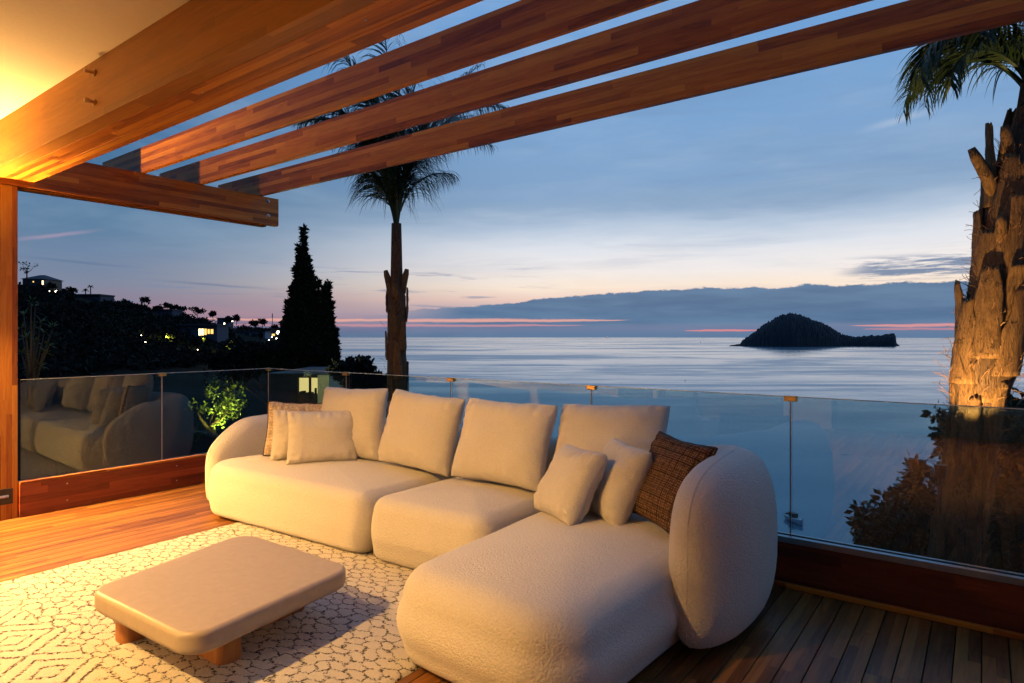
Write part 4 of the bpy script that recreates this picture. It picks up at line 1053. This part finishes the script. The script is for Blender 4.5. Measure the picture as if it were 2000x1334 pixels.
# ================================================================== HILLSIDE
HOUSES = [(42, 86, 556, 150), (146, 196, 592, 172), (296, 337, 617, 205), (385, 424, 657, 150), (350, 385, 645, 150), (461, 518, 666, 250), (528, 552, 662, 280), (424, 446, 634, 330), (95, 112, 571, 150), (321, 340, 660, 125), (440, 460, 681, 125), (536, 548, 664, 268), (430, 460, 640, 300), (388, 408, 663, 120), (282, 287, 670, 92), (384, 389, 685, 82)]
def hillside():
    rng = random.Random(12); cs = []; rs = []
    for i in range(2600):
        px = rng.uniform(-60, 610); rd = np.interp(px, RPX, RD); d = rd*rng.uniform(.45, 1.03)
        z = gz(px, d); q = at(px, 655, d); s = rng.uniform(.006, .013)*d*(.8 if d > rd*.8 else 1.2); s = min(s, 2.6)
        ty = 655-(z+s*1.15-EYE)/d*FPX; pr = s*1.2/d*FPX
        if any(a-pr < px < b+pr and d < hd+8 and ty < yb-2 for a, b, yb, hd in HOUSES): continue
        cs.append((q.x, q.y, z+s*.25)); rs.append(s)
    V, F = leaf_cloud(cs, rs, 70, .55, np.random.default_rng(9), .8, 1.3, .5)
    link('hillside_scrub', np_mesh('hillside_scrub', V, F, M['far_leaf']), None, label='dark scrub and gardens covering the hillside', kind='stuff')
hillside()

M['far_wall'] = plain('far_wall', (.07, .08, .10), .9); M['far_roof'] = plain('far_roof', (.04, .045, .055), .8); M['far_pale'] = plain('far_pale_wall', (.20, .22, .26), .9)
M['win_dark'] = plain('dark_window', (.03, .04, .055), .2)
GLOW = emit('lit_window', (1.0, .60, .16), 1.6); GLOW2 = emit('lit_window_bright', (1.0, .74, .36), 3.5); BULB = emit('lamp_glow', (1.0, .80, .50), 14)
def far_house(label, px0, px1, yt, yb, d, roof, wins, mt='far_wall', group='houses on the far hillside', extra=None, depth=6):
    """wins: (px0,px1,y0,y1,lit)"""
    c = at((px0+px1)/2, yb, d); root = thing('hillside_house', label, 'house', tuple(c), math.radians(36.6), group=group)
    s = d/FPX; w = (px1-px0)*s; h = (yb-yt)*s; mid = (px0+px1)/2
    mb = MB(); mb.box(-w/2, w/2, 0, depth, -2, h); mb.link('wall', M[mt], root)
    mb = MB()
    if roof == 'hip':
        e = .08*w; mb.add([(-w/2-e, -e, h), (w/2+e, -e, h), (w/2+e, depth+e, h), (-w/2-e, depth+e, h), (-w*.12, depth/2, h+w*.24), (w*.12, depth/2, h+w*.24)], [(0, 1, 5, 4), (1, 2, 5), (2, 3, 4, 5), (3, 0, 4), (3, 2, 1, 0)])
    else: mb.box(-w/2-.3, w/2+.3, -.8, depth, h+.003, h+.35)
    mb.link('roof', M['far_roof'], root)
    for a, b, y0, y1, lit in wins:
        x0 = (a-mid)*s; x1 = (b-mid)*s; z0 = (yb-y1)*s; z1 = (yb-y0)*s
        fr = MB(); t = min(.1, (x1-x0)*.1)
        fr.box(x0-t, x1+t, -.10, -.004, z0-t, z0); fr.box(x0-t, x1+t, -.10, -.004, z1, z1+t); fr.box(x0-t, x0, -.10, -.004, z0+.001, z1-.001); fr.box(x1, x1+t, -.10, -.004, z0+.001, z1-.001)
        fo = fr.link('window', M['far_roof'], root)
        pn = MB(); pn.box(x0, x1, -.03, -.006, z0, z1); pn.link('pane', GLOW2 if lit == 2 else GLOW if lit else M['win_dark'], fo)
    return root
def ball(px, py, d, r_px, label, name='outdoor_lamp', cat='lamp', group='lamps on the far hillside'):
    p = at(px, py, d); r = r_px/FPX*d; root = thing(name, label, cat, tuple(p), group=group)
    mb = MB(); mb.tube([(0, 0, -r), (0, 0, -.9*r), (0, 0, -.5*r), (0, 0, 0), (0, 0, .5*r), (0, 0, .9*r), (0, 0, r)], [r*.1, r*.45, r*.87, r, r*.87, r*.45, r*.1], 10); mb.link('globe', BULB, root, True)
    mb = MB(); mb.tube([(0, 0, -r*6), (0, 0, -r)], r*.2, 6); mb.link('pole', M['black'], root)
far_house('hillside villa with a hipped roof at the top left, one tall lit window', 44, 86, 545, 585, 150, 'hip', [(82, 85.5, 548, 556, 2), (64, 67, 549, 551.5, 1)], 'black')
far_house('long low dark house on the ridge below the tiny palms', 146, 196, 577, 598, 172, 'flat', [(168, 176, 585, 591, 0), (182, 190, 584, 592, 0), (152, 160, 585, 591, 0)])
far_house('flat-roofed house on the ridge left of the big round tree', 296, 337, 606, 622, 205, 'flat', [(306, 314, 611, 617, 0), (318, 330, 611, 617, 0)])
far_house('wide house under a long flat roof with a row of lit yellow windows', 350, 424, 636, 660, 150, 'flat', [(388, 392.5, 642, 655, 2), (393.5, 398, 642, 655, 2), (399, 404, 642, 654, 1), (405.5, 410, 643, 652, 1), (411.5, 417, 643, 652, 1), (360, 372, 643, 652, 0)])
far_house('pale house with a balustrade and two bright wall lights', 461, 518, 648, 668, 250, 'flat', [(466, 474, 651, 656, 0), (478, 486, 651, 656, 0), (492, 500, 652, 658, 0), (505, 514, 651, 660, 0)], 'far_pale')
far_house('house at the end of the ridge beside the cypress, warmly lit', 528, 552, 643, 662, 280, 'flat', [(531, 537, 652, 656, 1), (541, 546, 646, 652, 2)])
far_house('small grey house behind the ridge, left of the street lamps', 424, 446, 622, 640, 330, 'flat', [(430, 438, 627, 632, 0)])
for i, (x, y, d, r, l) in enumerate([(98, 568, 148, 1.8, 'left one of two bright lamps right of the hipped roof villa'), (110, 569.5, 148, 2.3, 'right one of two bright lamps right of the hipped roof villa'),
    (475, 660, 245, 2.3, 'left wall light of the pale balustrade house'), (486, 660, 245, 2.1, 'right wall light of the pale balustrade house'), (543, 649.5, 270, 3.0, 'brightest lamp of the hillside, beside the cypress'),
    (540, 661, 268, 1.3, 'small lamp below the brightest one by the cypress'), (531, 658, 268, 1.0, 'faint lamp left of the brightest one by the cypress'), (453.5, 627, 300, 1.4, 'lamp highest on the far road of the ridge'), (447, 628, 300, 1.2, 'lamp in the tree top on the far ridge road'),
    (438, 632, 300, 1.3, 'lamp in the middle of the far ridge road'), (435, 636, 300, 1.1, 'lowest lamp of the far ridge road'), (276, 655, 100, .8, 'faint light above the lone lamp of the dark hillside'), (500, 681, 90, .8, 'faint path light under the pale house'), (525, 664, 200, .9, 'small light between the pale house and the cypress'), (66, 563, 149, .9, 'tiny light under the hipped roof villa'), (284, 668, 90, 1.0, 'lone faint lamp low in the dark hillside'), (386, 683, 80, .8, 'tiny lamp below the wide lit house')]):
    ball(x, y, d, r, l)
for i, (px, py, d, r, l) in enumerate([(330, 652, 120, 8, 'yellow lit garden bush left of the wide lit house'), (450, 672, 120, 8, 'yellow-green lit garden bush below the pale house'), (398, 658, 120, 4, 'little lit bush under the yellow windows')]):
    b = at(px, py+r, d); root = thing('lit_bush', l, 'bush', tuple(b)); rng = random.Random(i); s = r/FPX*d
    cs = [Vector((rng.gauss(0, s*.5), rng.gauss(0, s*.4), s*.6+rng.gauss(0, s*.4))) for _ in range(14)]
    V, F = leaf_cloud(cs, [s*.3]*14, 24, .10, np.random.default_rng(i+40), 1, 1.5, .2); link('crown', np_mesh('crown', V, F, M['leaf_mid']), root)
    mb = MB(); mb.tube([(0, 0, -s*.3), (0, 0, s*.5)], [.07, .04], 6); mb.link('stem', M['bark'], root)
    lamp('bush_spot', 'POINT', b+Vector((0, 0, s*.2))-FW*s*1.0, 500*s*s+30, (1, .85, .18), .05)
TR = [(282, 581, 601, 20, 205, 'round tree alone on the ridge, left of the flat-roofed house'), (310, 597, 612, 18, 205, 'low spreading tree beside the flat-roofed house'), (326, 592, 607, 14, 208, 'slim umbrella pine above the flat-roofed house'),
      (339, 597, 608, 14, 208, 'second umbrella pine right of the slim one'), (354, 600, 612, 18, 215, 'small pine left of the biggest round tree'), (386, 601, 622, 30, 215, 'biggest round tree of the ridge'), (416, 609, 624, 13, 240, 'small round tree right of the biggest one'),
      (447, 619, 634, 14, 290, 'tree holding a lamp on the far ridge road'), (462, 616, 634, 12, 300, 'thin ragged tree on the far ridge'), (497, 628, 642, 20, 320, 'dark round tree near the end of the ridge'), (512, 624, 642, 16, 330, 'loose tree near the end of the ridge'),
      (136, 562, 578, 22, 168, 'bushy tree above the two bright lamps'), (210, 583, 598, 16, 180, 'low tree right of the long dark house'), (245, 586, 602, 22, 190, 'rounded tree on the slope of the ridge'), (52, 512, 560, 34, 150, 'bare twiggy tree beside the hipped roof'), (100, 552, 575, 14, 152, 'thin tree right of the hipped roof villa'), (535, 636, 650, 14, 300, 'dark conifer beside the cypress')]
for i, (px, yt, yb, w, d, l) in enumerate(TR):
    branch_tree('hillside_tree', l, 'tree', px, d, yt, yb, w, M['far_leaf'], .0019*d, 10 if i != 14 else 7, 34 if i != 14 else 9, 60+i, group='trees on the ridge')
def tiny_palm(px, yt, yb, d, l):
    b = at(px, yb, d); H = (yb-yt)/FPX*d; root = thing('hillside_palm', l, 'palm tree', tuple(b), group='palms on the ridge'); mb = MB(); mb.tube([(0, 0, -.5), (0, 0, H*.85)], [.16, .12], 6); mb.link('trunk', M['bark'], root)
    mb = MB(); rng = random.Random(int(px))
    for k in range(26):
        a = rng.uniform(0, 6.28); e = rng.uniform(-.1, 1.2); dr = Vector((math.cos(a)*math.cos(e), math.sin(a)*math.cos(e), math.sin(e))); p = Vector((0, 0, H*.85)); pts = []
        for q in range(4): pts.append(p.copy()); p = p+dr*.34; dr = (dr-UP*.45).normalized()
        sd = Vector((-math.sin(a), math.cos(a), 0)); vv = []
        for q, w in zip(pts, (.05, .17, .14, .02)): vv += [tuple(q+sd*w), tuple(q-sd*w)]
        mb.add(vv, [(2*q, 2*q+1, 2*q+3, 2*q+2) for q in range(3)])
    mb.link('crown', M['far_leaf'], root)
tiny_palm(177, 557, 580, 172, 'slender tall palm silhouette on the ridge'); tiny_palm(167, 566, 580, 172, 'shorter palm just left of the slender tall one')
mst = thing('mast', 'thin antenna mast on the ridge left of the cypress', 'mast', tuple(at(532, 645, 300))); mb = MB(); mb.tube([(0, 0, -1), (0, 0, 8)], .16, 5); mb.box(-.5, .5, -.1, .1, 6.3, 6.6); mb.box(-.4, .4, -.1, .1, 7.2, 7.5); mb.link('pole', M['black'], mst)

# ---- neighbour's pavilion below the corner of the railing
def neighbour():
    d = 19.0; s = d/FPX; b = at(600, 800, d); root = thing('garden_pavilion', 'dark pavilion with one lit room window seen through the glass near the railing corner', 'pavilion', tuple(b), HEAD)
    X = lambda px: (px-600)*s
    Zp = lambda py: (800-py)*s
    mb = MB(); mb.box(X(520), X(582), 0, .12, -2, Zp(731)); mb.link('wall', M['black'], root)
    mb = MB(); mb.box(X(621), X(628), 0, .5, -2, Zp(731)); mb.link('wall', M['black'], root)
    mb = MB(); mb.box(X(582)+.002, X(621)-.002, 0, 3.4, Zp(738), Zp(731)); mb.link('lintel', M['black'], root)
    mb = MB(); mb.box(X(530), X(655), -.3, 3.6, Zp(731)+.003, Zp(728)); mb.link('roof', M['black'], root)
    mb = MB(); mb.box(X(490), X(640), 3.0, 3.2, -2, Zp(738)-.003); mb.link('room_wall', emit('room_wall_glow', (1, .62, .20), 1.5), root)  # back wall emits, standing in for lamplight inside the room
    mb = MB(); mb.box(X(603), X(607), 0, .06, -2, Zp(738)-.003); mb.link('mullion', M['black'], root)
    mb = MB(); mb.box(X(560), X(625), .3, .9, -1.2, Zp(774)); mb.box(X(576), X(583), .4, .7, Zp(774)+.002, Zp(767)); mb.box(X(586), X(597), .4, .8, Zp(774)+.002, Zp(770)); mb.box(X(604), X(607), .5, .6, Zp(774)+.002, Zp(761)); mb.link('furniture', M['far_roof'], root)
    mb = MB(); mb.box(X(628)+.003, X(650), -.4, 4, -2, Zp(731)-.003); mb.link('lit_wall', plain('ochre_wall', (.52, .46, .26), .9), root)
    lamp('pavilion_lamp', 'POINT', b+RT*X(645)-FW*2.2+UP*Zp(722), 60, (1, .82, .36), .1)
    mb = MB(); mb.box(X(500), X(620), 2.4, 2.6, Zp(746), Zp(743)); mb.link('light_strip', emit('strip', (1, .8, .45), 4), root)
neighbour()
tg = thing('garden_glow_strip', 'slanting glowing strip for something lit in the garden, left of the pavilion window', 'light', tuple(at(552, 772, 34)), HEAD); mb = MB()
mb.add([(-.34, 0, .12), (-.1, 0, .13), (.36, 0, -.10), (.30, 0, -.18)], [(0, 1, 2, 3)]); mb.add([(-.34, .06, .10), (-.1, .06, .10), (.36, .06, -.13), (.30, .06, -.21)], [(3, 2, 1, 0)]); mb.link('strip', GLOW, tg)  # emission put in for light falling on a garden surface

# ================================================================== ISLAND, BOATS
def island():
    d = 2170.0; prof = [(1425, 674.2), (1445, 672), (1452, 666), (1460, 660), (1472, 651), (1480, 645), (1490, 637), (1500, 631), (1510, 625), (1525, 619), (1540, 614), (1548, 613), (1556, 615), (1566, 619), (1578, 622), (1590, 627), (1600, 630), (1612, 636), (1622, 641), (1634, 648), (1645, 655), (1656, 658), (1668, 660), (1682, 659), (1700, 657.5), (1720, 657), (1735, 654.5), (1747, 653.5), (1750, 660), (1751, 671), (1757, 674.2)]
    px = np.linspace(1422, 1759, 420); yy = np.interp(px, [p for p, _ in prof], [q for _, q in prof], left=675, right=675)
    b = at(1590, 675, d); v = []; f = []; m_ = 26; rng = random.Random(9)
    for i, (p, y) in enumerate(zip(px, yy)):
        h = max(0.5, (675.6-y)/FPX*d); W = 25+h*1.5
        for k in range(m_+1):
            s = -1+2*k/m_; z = h*max(0, 1-abs(s)**2.0)**.75
            z *= 1+.05*noise.fractal(Vector((p*.09, s*3, 2)), 1, 2, 4); z += (noise.noise(Vector((p*.40, s*17, 7)))*.7+.3)*12*min(1, z/14)
            q0 = at(p, 675, d); rd_ = Vector((q0.x, q0.y, 0)).normalized(); q = q0-b+rd_*s*W; v.append((q.x, q.y, z-1.5))
    n = len(px)
    for i in range(n-1):
        for k in range(m_): a = i*(m_+1)+k; f.append((a, a+m_+1, a+m_+2, a+1))
    link('island', newmesh('island', v, f, plain('island_scrub', (.020, .026, .030), 1.0, bscale=.4), True), None, (b.x, b.y, -35), label='small wooded island with a steep hump and a low cliff at its right end', kind='structure')
island()
def boat(px, py, label):
    d = 35*FPX/(py-655)*1.03; b = at(px, 655, d); b.z = -35; root = thing('boat', label, 'boat', tuple(b), HEAD+math.radians(8))
    hb = MB(); secs = []
    for i, (y, w, h) in enumerate([(-2.6, .06, 1.15), (-2.0, .62, 1.05), (-1.0, 1.0, .95), (.6, 1.1, .9), (2.4, .95, .9)]):
        secs.append([(-w, y, h), (-w*.8, y, .35), (-w*.25, y, -.15), (w*.25, y, -.15), (w*.8, y, .35), (w, y, h)])
    v = [p for s_ in secs for p in s_]; f = []
    for i in range(4):
        for k in range(5): a = i*6+k; f.append((a, a+1, a+7, a+6))
    f.append(tuple(range(24, 30))); f.append(tuple(range(6))[::-1])
    hb.add(v, f); hb.link('hull', plain('white_hull', (.8, .8, .8), .35), root, True)
    mb = MB(); mb.add([(-.06, -2.5, 1.1), (.06, -2.5, 1.1), (-.98, -.9, .95), (.98, -.9, .95), (-.92, 2.38, .9), (.92, 2.38, .9)], [(0, 1, 3, 2), (2, 3, 5, 4)]); mb.link('deck', plain('boat_deck', (.7, .68, .62), .6), root)
    mb = MB(); mb.box(-.55, .55, -.4, 1.3, .95, 1.75, bev=.12); mb.link('cabin', M['black'], root)
    mb = MB(); mb.box(-.30, .30, 2.4, 2.75, .2, 1.2, bev=.08); mb.link('outboard_motor', M['black'], root)
boat(1552, 1016, 'small white motorboat moored below the sea railing')
def buoy(px, py, label):
    d = 35*FPX/(py-655); b = at(px, 655, d); root = thing('buoy', label, 'buoy', (b.x, b.y, -35), group='buoys on the water'); s = max(.5, d*.0010)
    mb = MB(); mb.tube([(0, 0, -.2*s), (0, 0, .5*s), (0, 0, .9*s)], [s*.6, s*.6, s*.25], 10); mb.link('float', M['black'], root); mb = MB(); mb.tube([(0, 0, .9*s), (0, 0, 3.2*s)], s*.14, 6); mb.link('pole', M['black'], root)
buoy(1338, 741, 'tiny dark buoy pole on the open water left of the island'); buoy(1833, 780, 'tiny dark buoy pole left of the leaning palm'); buoy(1368, 669, 'farthest buoy near the horizon')
shp = at(1186, 659.5, 9000); sh = thing('distant_ship', 'pinprick ship light on the horizon', 'ship', (shp.x, shp.y, -35)); mb = MB(); mb.box(-14, 14, -4, 4, 0, 7, bev=1); mb.link('hull', M['black'], sh); mb = MB(); mb.box(-3, 3, -3, 3, 7.1, 15); mb.link('lamp', emit('ship_lamp', (1, .8, .6), 1.4), sh)
